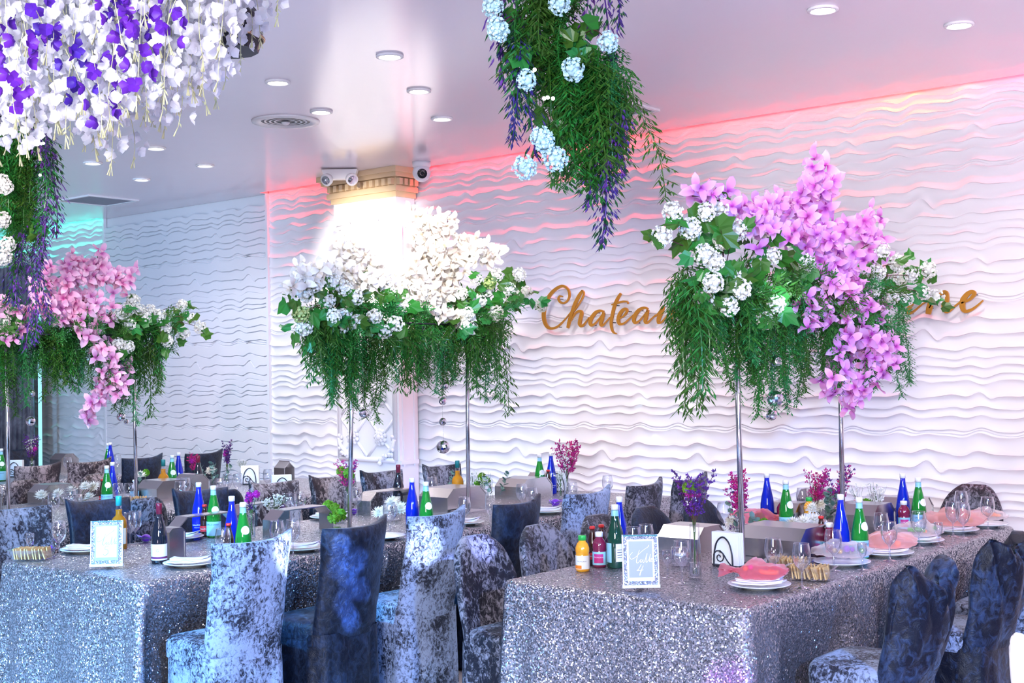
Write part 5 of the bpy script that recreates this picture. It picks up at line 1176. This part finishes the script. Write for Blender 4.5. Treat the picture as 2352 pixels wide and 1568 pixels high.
# ================================================================ bouquets
def spray(kind, seed, L=.2):
    r = random.Random(seed); mb = MB(); bx = r.uniform(-.03, .03); P = crom([(0, 0, 0), (bx*.3, 0, L*.4), (bx, .01, L)], 5); mb.mi = 1; mb.tube(P, .0011, 4); n = len(P)
    if kind in ('mag', 'vio'):
        for k in range(12):
            t = .35+.65*k/11; i = min(n-1, int(t*(n-1))); p = P[i]; a = k*2.4; d = Vector((math.cos(a), math.sin(a), 1.1)).normalized(); TL = L*(.22 if kind == 'mag' else .12)*(1.25-t*.6); mb.mi = 1; mb.tube([p, p+d*TL], .0008, 3, False); mb.mi = 0
            for q in range(5):
                b = p+d*TL*(.4+.6*q/4)+Vector((r.uniform(-.006, .006), r.uniform(-.006, .006), 0)); s_ = .011 if kind == 'mag' else .009
                for w in range(2): mb.leaf(b, (r.uniform(-1, 1), r.uniform(-1, 1), r.uniform(-.2, 1.2)), (r.uniform(-1, 1), 1, r.uniform(-1, 1)), s_*r.uniform(.8, 1.5), s_*.75, .3)
    elif kind == 'gyp':
        for k in range(26):
            a = r.uniform(0, 6.28); h = L*r.uniform(.45, 1); b = Vector((.055*math.cos(a)*r.random()**.5*h/L, .055*math.sin(a)*r.random()**.5*h/L, h)); mb.mi = 1; mb.tube([(0, 0, h*.45), b], .0006, 3, False); mb.mi = 0
            for q in range(2): mb.ball(b+Vector((r.uniform(-.008, .008), r.uniform(-.008, .008), r.uniform(-.005, .008))), .0042, 5)
    mb.mi = 0; return mb.mesh(kind+'_spray', [{'mag': 'mag', 'vio': 'vio', 'gyp': 'gyp'}[kind], 'twig' if kind != 'gyp' else 'stem'], kind == 'gyp')
SPR = {k: [spray(k, s_) for s_ in range(3)] for k in ('mag', 'vio', 'gyp')}
def head(kind, seed):
    r = random.Random(seed); mb = MB()
    if kind == 'mum':
        for ring, (n, L, el) in enumerate(((16, .052, .05), (14, .046, .35), (12, .038, .75), (8, .028, 1.15))):
            for k in range(n):
                a = 2*math.pi*k/n+ring*.2+r.uniform(-.1, .1); d = Vector((math.cos(a)*math.cos(el), math.sin(a)*math.cos(el), math.sin(el))); mb.leaf((0, 0, .004*ring), d, (0, 0, 1), L*r.uniform(.85, 1.1), .012, -.25, -.004)
        mb.ball((0, 0, .012), .010, 6)
    else:
        R0 = {'mumg': .036, 'carn': .026}[kind]; n = 110 if kind == 'mumg' else 46; mb.ball((0, 0, 0), R0*.7, 8)
        for k in range(n):
            z = 1-1.8*(k+.5)/n; a = k*2.39996; s_ = math.sqrt(max(0, 1-z*z)); o = Vector((s_*math.cos(a), s_*math.sin(a), z)); t = o.cross(Vector((r.uniform(-1, 1), r.uniform(-1, 1), .5)))
            mb.petal(o*R0*.62, o+t*.5, t, R0*.42, R0*.36, .6, 5)
    return mb.mesh(kind+'_head', [kind], True)
HEAD = {k: [head(k, s_) for s_ in range(2)] for k in ('mum', 'mumg', 'carn')}
def sprig(seed):
    r = random.Random(seed); mb = MB(); mb.tube([(0, 0, 0), (.01, 0, .09), (.02, .01, .17)], .0015, 4)
    for k in range(9):
        z = .03+.016*k; a = k*2.2; mb.petal((.01*z/.1, 0, z), (math.cos(a), math.sin(a), .5), (0, 0, 1), .042, .032, .2, 6)
    return mb.mesh('eucalyptus_sprig', ['euca'], True)
SPRIG = [sprig(1), sprig(2)]
VASES = {}
def vase(px, yt, yb, label, r0=.030, r1=.024, pinch=False, matn='vaseglass', mg=.05):
    p = keep(onz(px, yb, TH), mg); h = max(.08, (yb-yt)/FPX*(p-EYE).dot(fwd))
    pr = [(r0*.6, .004), (r0, .006), (r0*.97, .03), ((r0+r1)/2*(.8 if pinch else 1), h*.6), (r1*(.85 if pinch else 1), h*.85), (r1, h)]
    o = tag(ob('glass_vase', MB().lathe(pr, 20).mesh('glass_vase', matn), None, p), label, 'vase', 'glass bud vases'); reg([o], [(0, 0, max(r0, r1)+.002)], 1)
    ob('water', MB().lathe([(r0*.86, .012), (r0*.86, h*.3), (1e-4, h*.3)], 16).mesh('water', 'glass'), o); return p, h
def bouquet(p, h, label, recipe, ext, lean=.35):
    # recipe: (kind, count); ext: metres above the mouth
    root = tag(ob('bouquet', None, None, (p.x, p.y, TH+.02)), label, 'bouquet', 'small table bouquets'); REG[-1][0].append(root)
    for k in range(6): a = k*1.05; ob('stem', MB().tube([(.010*math.cos(a), .010*math.sin(a), 0), (-.008*math.cos(a), -.008*math.sin(a), h)], .0018, 5).mesh('stem', 'stem'), root)
    for kd, n in recipe:
        for k in range(n):
            a = rnd.uniform(0, 6.28); t = lean*math.sqrt(rnd.random())
            if kd in SPR:
                sc = ext/.2*rnd.uniform(.75, 1.05)*(1 if kd != 'gyp' else .85); ob(dict(mag='magenta_spray', vio='violet_spray', gyp='baby_breath_spray')[kd], rnd.choice(SPR[kd]), root, (0, 0, h-.03), (t*math.cos(a), t*math.sin(a), rnd.uniform(0, 6)), (sc*.9, sc*.9, sc))
            elif kd == 'euca': ob('eucalyptus_sprig', rnd.choice(SPRIG), root, (0, 0, h-.04), (t*1.8*math.cos(a), t*1.8*math.sin(a), rnd.uniform(0, 6)))
            else:
                d = Vector((math.sin(t)*math.cos(a), math.sin(t)*math.sin(a), math.cos(t))); q = Vector((0, 0, h))+d*ext*rnd.uniform(.35, .6); o = ob(dict(mum='chrysanthemum', mumg='green_chrysanthemum', carn='carnation')[kd], rnd.choice(HEAD[kd]), root, q, face_rot(d+Vector((.3, -.4, .2)), rnd.uniform(0, 6)))
                ob('stem', MB().tube([-(q-Vector((0, 0, h-.05))), (0, 0, 0)], .0018, 5).mesh('stem', 'stem'), root, q)
    return root
def arrangement(pts, label, bowl=None):
    # low table flowers: (kind, px, py, height of the head)
    P = [(k, onz(x, y, TH+max(.07, hh)), max(.07, hh)) for k, x, y, hh in pts]; c = keep(sum((q for _, q, _ in P), Vector())/len(P)); c.z = TH
    root = tag(ob('low_flower_bowl', None, None, c), label, 'flower arrangement', 'low flower bowls')
    r = bowl or .07; reg([root], [(0, 0, r+.03)], 3); ob('glass_bowl', MB().lathe([(r*.8, .003), (r, .01), (r, .07)], 24).mesh('glass_bowl', 'vaseglass'), root)
    for k, q, hh in P:
        d = q-c; o = None
        if k in HEAD: o = ob(dict(mum='chrysanthemum', mumg='green_chrysanthemum', carn='carnation')[k], rnd.choice(HEAD[k]), root, d, face_rot((rnd.uniform(-.2, .6), rnd.uniform(-.9, -.2), 1), rnd.uniform(0, 6)), rnd.uniform(.95, 1.2))
        elif k == 'gyp': ob('baby_breath_spray', rnd.choice(SPR['gyp']), root, (d.x, d.y, max(.02, hh-.14)), (rnd.uniform(-.3, .3), rnd.uniform(-.3, .3), rnd.uniform(0, 6)), 1.0)
        elif k == 'euca': ob('eucalyptus_sprig', rnd.choice(SPRIG), root, (d.x, d.y, max(.045, hh-.10)), (rnd.uniform(-.6, .6), rnd.uniform(-.6, .6), 0))
        elif k == 'vio': ob('violet_spray', rnd.choice(SPR['vio']), root, (d.x, d.y, max(.02, hh-.12)), (rnd.uniform(-.5, .5), rnd.uniform(-.5, .5), 0), .7)
        if o: ob('stem', MB().tube([(d.x*.5, d.y*.5, .02), (d.x, d.y, d.z-.005)], .002, 5).mesh('stem', 'stem'), root)
    return root
def candle(px, py, label):
    p = keep(onz(px, py, TH)); o = tag(ob('floating_candle', MB().lathe([(.035, .003), (.04, .01), (.04, .09)], 20).mesh('candle_glass', 'glass'), None, p), label, 'candle', 'floating candles in glass'); reg([o], [(0, 0, .042)], .8)
    w = ob('wax', MB().lathe([(.012, .045), (.03, .052), (.03, .062), (1e-4, .064)], 16).mesh('wax', 'wax'), o); ob('flame', MB().lathe([(1e-4, .064), (.004, .07), (.003, .078), (1e-4, .086)], 8).mesh('flame', 'flame'), o); return o

# ================================================================ front table (table 4)
table_sign(1473, 1356, 'glitter frame with white-on-grey script card at the corner of the front table', 4, R(40), True)
bottle('orange', 1337, 1229, 'orange juice bottle with green cap at the table corner')
bottle('berry', 1374, 1220, 'dark berry juice bottle with white cap beside the orange juice')
bottle('coke', 1366, 1209, 'cola bottle just behind the orange juice bottle'); bottle('coke', 1381, 1204, 'cola bottle farther behind the berry juice bottle')
bottle('prosecco', 1411, 1158, 'dark green labelled bottle behind the table 4 frame', -.4)
bottle('blue', 1422, 1140, 'cobalt blue water bottle directly behind the dark green labelled bottle')
bottle('blue', 1737, 1085, 'cobalt blue water bottle at the foot of the first pole of the lilac stand'); bottle('green', 1768, 1098, 'green sparkling water bottle next to the first pole of the lilac stand')
bottle('berry', 1792, 1146, 'berry juice bottle in front of the green bottle by the first lilac pole'); bottle('coke', 1803, 1141, 'cola bottle beside the orange bottle behind the mirror stand'); bottle('coke', 1783, 1139, 'cola bottle mostly hidden by the green water bottle')
bottle('orange', 1838, 1140, 'orange juice bottle standing behind the small mirror riser')
bottle('blue', 1918, 1133, 'tallest cobalt blue water bottle in the middle of the front table'); bottle('green', 1962, 1141, 'green sparkling water bottle with a full blue label in the middle of the front table')
bottle('berry', 1886, 1198, 'berry juice bottle beside the large gold mirror riser'); bottle('coke', 1889, 1188, 'cola bottle behind the berry juice bottle by the large riser')
bottle('blue', 2073, 1087, 'cobalt blue water bottle at the wall end of the front table'); bottle('green', 2102, 1096, 'green sparkling water bottle at the wall end of the front table'); bottle('berry', 2082, 1150, 'berry juice bottle in front of the far blue bottle on the front table')
for a in ((1448, 1211, 'wine glass right behind the table 4 frame'), (1483, 1205, 'second wine glass behind the table 4 frame'), (1565, 1242, 'wine glass beside the clear flower vase by the table 4 frame'),
          (1794, 1235, 'tall wine glass in front of the large mirror riser'), (1829, 1250, 'wine glass over the front cracker tray'), (1924, 1212, 'wine glass before the middle blue bottle'), (2029, 1183, 'wine glass beside the plate of green candies'), (2074, 1194, 'wine glass between the riser and the green candies'),
          (2117, 1171, 'wine glass in front of the far berry juice'), (2192, 1152, 'wine glass behind the far blush bag'), (2229, 1156, 'wine glass above the orange snack plate'), (2241, 1131, 'rearmost tall wine glass at the wall end'), (2280, 1141, 'last wine glass at the far corner of the front table'), (1662, 1154, 'wine glass behind the pink bag by the violet flowers'), (1829, 1120, 'wine glass behind the small mirror riser')):
    glass(*a)
glass(1532, 1264, 'small cordial glass beside the table 4 frame', 'cordial'); glass(1964, 1244, 'small cordial glass in front of the green label', 'cordial'); glass(2155, 1197, 'small cordial glass on the far blush plate', 'cordial')
riser(1590, 1262, 'grey mirror riser behind the clear flower vase', .28, .24, .13); riser(1800, 1285, 'large gold-grey mirror riser beside the napkin holder', .34, .34, .155)
riser(1985, 1215, 'brown mirror riser behind the middle green bottle', .30, .24, .15); riser(2120, 1168, 'grey mirror riser at the wall end of the front table', .26, .22, .15); riser(1868, 1165, 'small mirror riser over the orange juice', .22, .18, .17, open_=True); riser(1700, 1195, 'pale mirror riser behind the eucalyptus', .24, .20, .13)
napkin_holder(1672, 1300, 'white paper napkins in a black scroll iron holder', R(-8))
p = plate(1755, 1350, 'white plate at the front corner with a neon pink bag', 'folded napkin under the neon pink bag', R(20)); bag(p+Vector((-.03, 0, 0)), R(20), 'p', 'neon pink organza bag with a magenta ball and orange sweets at the table corner', 'mLLLoy', True, 1.05, 1)
p = plate(1935, 1300, 'white plate beside the front cracker tray', None); bag(p, R(15), 'c', 'clear bag of teal and violet sweets beside the cracker tray', 'bbvvgyvybb', False, 1.0, 2)
p = plate(2040, 1276, 'white plate with a blush bag beside the middle green bottle', 'napkin under the middle blush bag', R(30)); bag(p, R(25), 'l', 'blush organza bag beside the green water bottle', 'yo', False, 1.05, 3)
p = plate(2128, 1250, 'white plate with green wrapped candies', 'napkin under the green candies', R(10)); bag(p, R(20), 'c', 'clear bag holding green wrapped candies', 'WWgo', False, .95, 4)
p = plate(2192, 1222, 'white plate with a wide blush bag near the wall end', 'napkin under the wide blush bag', R(10)); bag(p, R(10), 'l', 'wide blush organza bag before the far wine glasses', 'oy', False, 1.2, 5)
p = plate(2262, 1205, 'small plate of orange snacks at the far corner', None); bag(p, R(40), 'c', 'clear bag of orange snacks at the far corner of the table', 'LoLooLyo', False, .9, 6)
p = plate(1578, 1202, 'white plate on the chair side with a coral bag', 'dark napkin under the coral bag', R(90)); bag(p, R(200), 'p', 'coral organza bag with a magenta ball behind the violet flowers', 'mooy', True, 1.25, 7)
p = plate(2030, 1172, 'white plate half hidden behind the middle riser', None); bag(p, R(60), 'p', 'small coral bag behind the far blue bottle', 'oo', False, .9, 8)
tray(1870, 1332, 'clear tray of square crackers at the front of table 4', R(15), 1); tray(1815, 1312, 'second clear tray of crackers behind the wine glasses', R(20), 2)
p, h = vase(1597, 1203, 1328, 'tall clear glass vase beside the table 4 frame', .030, .022); bouquet(p, h, 'violet statice with green buttons in the tall clear vase', (('vio', 11), ('mumg', 1), ('carn', 2), ('gyp', 1)), .25, .34)
p, h = vase(1702, 1186, 1250, 'brown-tinted glass vase behind the napkin holder', .022, .024); bouquet(p, h, 'magenta dried bouquet at the first pole of the lilac stand', (('mag', 9), ('vio', 2)), .22, .40)
p, h = vase(1868, 1165, 1205, 'vase hidden behind the white chrysanthemums', .022, .024); bouquet(p, h, 'airy magenta bouquet between the two poles of the lilac stand', (('mag', 8), ('gyp', 1)), .22, .42)
p, h = vase(1925, 1160, 1195, 'vase behind the middle blue bottle', .022, .024); bouquet(p, h, 'purple dried bouquet touching the second lilac pole', (('mag', 4), ('vio', 5), ('carn', 1)), .24, .38)
arrangement([('mum', 1855, 1168, .10), ('mum', 1835, 1200, .06), ('mum', 1812, 1203, .06), ('mum', 1860, 1195, .07), ('euca', 1890, 1170, .10), ('euca', 1880, 1185, .08), ('mum', 1875, 1160, .11)], 'white chrysanthemums in the middle of the front table', .08)
arrangement([('mumg', 1745, 1190, .07), ('mumg', 1755, 1205, .05), ('euca', 1690, 1190, .10), ('mum', 1660, 1225, .05), ('vio', 1668, 1200, .10), ('euca', 1680, 1215, .05), ('mum', 1682, 1200, .08), ('euca', 1720, 1215, .07)], 'green and white flowers behind the napkin holder', .07)
arrangement([('mumg', 1985, 1150, .10), ('mumg', 1998, 1152, .09), ('gyp', 2010, 1125, .17), ('gyp', 2025, 1140, .15), ('gyp', 1985, 1125, .17), ('euca', 1915, 1165, .10), ('gyp', 2030, 1150, .12)], 'green blooms and baby breath behind the second lilac pole', .06)
candle(1562, 1300, 'lit floating candle in glass beside the table 4 frame')

# ================================================================ second table (table 5)
table_sign(245, 1306, 'glitter frame with pale script card in front of the whisky bottle', 5, R(46), False)
bottle('wine', 365, 1155, 'red wine bottle with white label in front of table 5'); bottle('whisky', 222, 1142, 'whisky bottle with teal cap behind the table 5 frame')
bottle('blue', 448, 1107, 'cobalt blue water bottle behind the open mirror stand on table 5'); bottle('green', 490, 1115, 'green water bottle behind the open mirror stand on table 5'); bottle('coke', 469, 1158, 'cola bottle between the two bottles behind the open mirror stand')
bottle('blue', 532, 1139, 'cobalt blue water bottle right behind the beam-lit chair'); bottle('green', 558, 1153, 'green water bottle right behind the beam-lit chair'); bottle('coke', 525, 1201, 'cola bottle in front of the blue bottle by the beam-lit chair')
bottle('wine2', 920, 1065, 'wine bottle with cream label behind the middle of table 5'); bottle('blue', 946, 1097, 'cobalt blue water bottle over the middle silver chair'); bottle('green', 978, 1106, 'green water bottle over the middle silver chair')
bottle('whisky2', 1061, 1056, 'whisky bottle with dark green cap next to the white stand pole'); bottle('green', 1225, 1045, 'green water bottle at the wall end of table 5'); bottle('blue', 1253, 1040, 'cobalt blue water bottle at the wall end of table 5'); bottle('coke', 1240, 1079, 'cola bottle between the far green and blue bottles')
for a in ((75, 1200, 'wine glass over the left cracker tray'), (285, 1176, 'wine glass behind the table 5 frame corner'), (308, 1169, 'wine glass beside the table 5 frame'), (514, 1218, 'wine glass at the top of the beam-lit chair'), (640, 1131, 'wine glass behind the baby breath'), (655, 1130, 'wine glass beside the magenta bouquet vase'),
          (694, 1196, 'wine glass to the left of the navy petal chair'), (726, 1196, 'wine glass touching the navy petal chair'), (960, 1098, 'wine glass between the blue bottle and the pilaster'), (845, 1117, 'wine glass behind the upper mirror stand'), (888, 1159, 'wine glass behind the navy petal chair'),
          (1073, 1138, 'tall wine glass over the far white plate'), (1222, 1112, 'wine glass before the gold mirror riser'), (1252, 1122, 'wine glass beside the violet favor at the aisle'), (1350, 1110, 'wine glass over the fifth aisle chair'), (1395, 1092, 'last wine glass at the wall end of table 5')):
    glass(*a)
glass(42, 1222, 'small cordial glass beside the left cracker tray', 'cordial'); glass(1102, 1158, 'small cordial glass beside the plain navy chair', 'cordial'); glass(905, 1162, 'cordial glass behind the navy petal chair', 'cordial')
tray(45, 1278, 'clear tray of crackers at the left end of table 5', R(35), 3); 
p = keep(onz(190, 1245, TH)); o = tag(ob('snack_bowl', MB().lathe([(.03, .003), (.05, .02), (.06, .055)], 20).mesh('bowl', 'plastic'), None, p), 'small clear bowl of snacks beside the table 5 frame', 'bowl'); reg([o], [(0, 0, .062)], 1)
for k in range(8): ob('cracker', CRK, o, (.02*math.cos(k*2.4), .02*math.sin(k*2.4), .03+.003*k), (R(20*math.sin(k)), R(25*math.cos(k*2)), k), .8)
for a in ((130, 1258, 'white plate behind the left cracker tray', 'napkin on the plate by the left cracker tray', R(40)), (455, 1300, 'white plate between the wine bottle and the beam-lit chair', 'napkin on the plate next to the red wine bottle', R(45)), (325, 1232, 'white plate behind the red wine bottle', 'napkin on the plate behind the red wine bottle', R(30)),
          (690, 1266, 'white plate between the beam-lit chair and the navy chair', 'napkin on the plate between the two front aisle chairs', R(40)), (690, 1188, 'white plate behind the baby breath vase', 'napkin on the plate behind the baby breath', R(20)), (1072, 1206, 'white plate between the silver and plain navy chairs', 'napkin on the plate between the silver and plain navy chairs', R(25)),
          (925, 1240, 'white plate beside the second silver chair', None, 0), (880, 1165, 'white plate beside the cream-label wine bottle', 'napkin beside the cream-label wine bottle', R(20)), (1275, 1180, 'white plate near the violet favor at the aisle', 'napkin near the violet favor at the aisle', R(30))):
    plate(*a)
for a in ((120, 1268, 'violet tulle favor beside the left cracker tray', 1.4), (297, 1240, 'violet tulle favor behind the table 5 frame', 1.3), (642, 1202, 'round violet favor beside the baby breath vase', 1.1), (735, 1258, 'violet favor against the navy petal chair', 1.1), (790, 1180, 'violet favor under the mirror stand by the pole', 1.1), (1276, 1162, 'violet tulle favor near the far aisle chairs', 1.5)):
    pouch(*a)
riser(470, 1245, 'open silver mirror stand beside the red wine bottle', .42, .10, .16, open_=True); riser(455, 1200, 'raised silver mirror stand in front of the blue and green bottles', .40, .10, .16, open_=True)
riser(800, 1215, 'open mirror stand pierced by the white stand pole', .44, .12, .15, open_=True); riser(800, 1165, 'rear open mirror stand behind the pole', .44, .12, .15, open_=True)
riser(1050, 1168, 'gold-grey mirror riser behind the cordial glass', .40, .26, .15); riser(1215, 1138, 'gold mirror riser carrying the far bottles', .36, .26, .14); riser(395, 1282, 'small silver mirror block beside the red wine bottle', .10, .10, .16, sh=.02)
riser(1170, 1112, 'small dark gold riser near the wall', .22, .16, .14)
napkin_holder(1275, 1128, 'white napkins in an iron holder at the wall end of table 5', R(20)); napkin_holder(675, 1140, 'white napkins in an iron holder beyond the baby breath', R(60))
p, h = vase(578, 1178, 1236, 'slim clear vase behind the green bottle by the beam-lit chair', .022, .020); bouquet(p, h, 'small magenta carnations beside the green bottle', (('carn', 3), ('vio', 3)), .16, .4)
p, h = vase(628, 1185, 1224, 'short clear vase of baby breath', .026, .026); bouquet(p, h, 'white baby breath cloud in the short vase', (('gyp', 9),), .17, .5)
p, h = vase(724, 1120, 1176, 'blue-lit clear vase of the magenta bouquet', .026, .026); bouquet(p, h, 'full magenta and green bouquet in the blue-lit vase', (('mag', 7), ('vio', 4), ('carn', 3), ('mumg', 3)), .20, .42)
p, h = vase(1303, 1098, 1140, 'rose-tinted vase at the wall end of table 5', .026, .018); bouquet(p, h, 'spreading magenta dried bouquet against the wave wall', (('mag', 11), ('gyp', 2)), .26, .5)
p, h = vase(1288, 1115, 1145, 'clear vase of baby breath beside the rose-tinted vase', .018, .018); bouquet(p, h, 'thin white baby breath beside the magenta dried bouquet', (('gyp', 4),), .16, .35)
arrangement([('mumg', 1100, 1095, .13), ('mumg', 1092, 1108, .10), ('mumg', 1110, 1105, .11), ('gyp', 1125, 1105, .14), ('gyp', 1105, 1120, .10), ('mum', 1055, 1118, .08), ('mum', 1042, 1122, .07), ('euca', 1120, 1130, .09), ('euca', 1140, 1120, .1), ('gyp', 1085, 1122, .1), ('euca', 1020, 1122, .06)], 'green chrysanthemums and baby breath at the second pole of the white stand', .08)
arrangement([('mumg', 765, 1165, .06), ('mumg', 750, 1160, .08), ('mumg', 778, 1180, .05), ('mumg', 762, 1186, .04)], 'green moss blooms under the open mirror stands', .07)
arrangement([('mum', 900, 1155, .08), ('mum', 885, 1172, .05), ('mum', 920, 1170, .06), ('mum', 870, 1178, .04)], 'white chrysanthemums behind the navy petal chair', .08)

# ================================================================ third table by the pale blue wall
bottle('blue', 257, 1061, 'cobalt blue water bottle beside the white chrysanthemum row'); bottle('green', 245, 1069, 'green water bottle behind the blue bottle at the chrysanthemum row'); bottle('coke', 237, 1100, 'cola bottle at the end of the chrysanthemum row')
bottle('green', 395, 1045, 'green water bottle in the far group by the pink stand pole'); bottle('blue', 410, 1039, 'cobalt blue water bottle in the far group by the pink stand pole'); bottle('wine2', 455, 1046, 'wine bottle with cream label against the pale blue wall'); bottle('whisky2', 375, 1055, 'amber bottle beside the small magenta bouquet')
for a in ((15, 1122, 'wine glass at the left edge beside a silver riser'), (162, 1122, 'wine glass among the white chrysanthemums'), (178, 1137, 'wine glass in front of the chrysanthemums'), (275, 1110, 'wine glass right of the blue bottle at the chrysanthemums'), (293, 1110, 'second wine glass by the snack box'), (425, 1097, 'wine glass before the cream-label bottle'), (438, 1107, 'low wine glass before the cream-label bottle'), (525, 1088, 'wine glass beside the floating candle'), (543, 1088, 'wine glass with violet sprigs behind it'), (615, 1078, 'wine glass in front of the corner napkin block')):
    glass(*a)
candle(505, 1122, 'lit floating candle before the white rose bowl')
arrangement([('mum', 95, 1138, .07), ('mum', 133, 1135, .09), ('mum', 165, 1128, .09), ('mum', 195, 1118, .11), ('mum', 205, 1142, .06), ('mum', 110, 1122, .10), ('mum', 215, 1118, .10)], 'row of white chrysanthemums on the pale blue wall table', .09)
arrangement([('mum', 318, 1092, .12), ('mumg', 330, 1085, .10), ('euca', 310, 1120, .08), ('mumg', 315, 1125, .05)], 'white and green bowl under the pink stand pole', .07)
arrangement([('mum', 485, 1082, .11), ('euca', 500, 1078, .15), ('euca', 490, 1098, .10), ('euca', 510, 1090, .12), ('euca', 475, 1100, .06)], 'white rose bowl with dark leaves before the pale blue wall', .06)
p, h = vase(522, 1072, 1112, 'slim vase of dry violet stems against the pale blue wall', .018, .020); bouquet(p, h, 'dry violet stems with two carnations against the pale blue wall', (('vio', 9), ('carn', 2)), .22, .30)
p, h = vase(357, 1080, 1112, 'small vase of the bright magenta bouquet', .02, .02); bouquet(p, h, 'bright magenta bouquet beside the pink stand pole', (('mag', 9), ('vio', 2), ('carn', 2)), .17, .45)
p, h = vase(557, 1080, 1108, 'short vase of cream baby breath', .02, .02); bouquet(p, h, 'cream baby breath beside the dry violet stems', (('gyp', 6),), .14, .5)
p, h = vase(125, 1062, 1108, 'vase of thin grey-violet stems on the far table', .02, .02, mg=.1); bouquet(p, h, 'thin grey-violet stems on the far blue wall table', (('vio', 8), ('gyp', 3), ('carn', 1)), .25, .32)
riser(18, 1185, 'silver mirror riser at the left edge', .30, .2, .2); riser(350, 1148, 'gold mirror riser below the pink stand pole', .34, .26, .15); riser(425, 1140, 'dark grey riser beside the green and blue bottles', .2, .2, .17); riser(90, 1150, 'grey riser behind the white chrysanthemums', .3, .2, .14)
napkin_holder(575, 1112, 'white napkins in an iron holder by the pale blue wall', R(40)); riser(613, 1098, 'small bronze riser at the end of the blue wall table', .12, .14, .16, open_=True)
tray(312, 1160, 'brown snack tray beside the shiny navy chair', R(50), 5)
p = keep(onz(330, 1150, TH)); o = tag(ob('pump_bottle', MB().lathe([(.03, 0), (.033, .006), (.033, .085), (.02, .10)], 16).mesh('pump_body', 'vaseglass'), None, p), 'small pump bottle with teal label beside the snack tray', 'bottle'); reg([o], [(0, 0, .035)], 1)
ob('pump_head', MB().lathe([(.02, .10), (.02, .12), (.008, .125), (.008, .145), (.016, .147), (.012, .16)], 14).mesh('pump_head', 'cap_w'), o); ob('label', band(.0337, .02, .075, 0, 6.283, 18).mesh('label', 'lab_b'), o)
o = tag(ob('salt_shaker', MB().lathe([(.018, 0), (.022, .006), (.018, .06)], 12).mesh('shaker_body', 'paper'), None, keep(onz(641, 1122, TH))), 'small salt shaker beside the napkin holder beyond the baby breath', 'shaker'); reg([o], [(0, 0, .024)], 1); ob('shaker_cap', MB().lathe([(.018, .06), (.017, .075), (.008, .082)], 12).mesh('shaker_cap', 'chrome'), o)
# far table
bottle('green', 250, 1018, 'green water bottle on the far table against the blue wall'); bottle('blue', 266, 1016, 'cobalt blue water bottle on the far table against the blue wall'); glass(268, 1045, 'wine glass before the far blue bottle'); glass(155, 1050, 'wine glass at the far table by the teal box')
riser(148, 1082, 'teal-lit mirror riser on the far table', .2, .2, .18); napkin_holder(35, 1095, 'white card napkins in a scroll holder at the far left', R(40)); bottle('green', 3, 1030, 'green water bottle cut by the left edge')
settle()
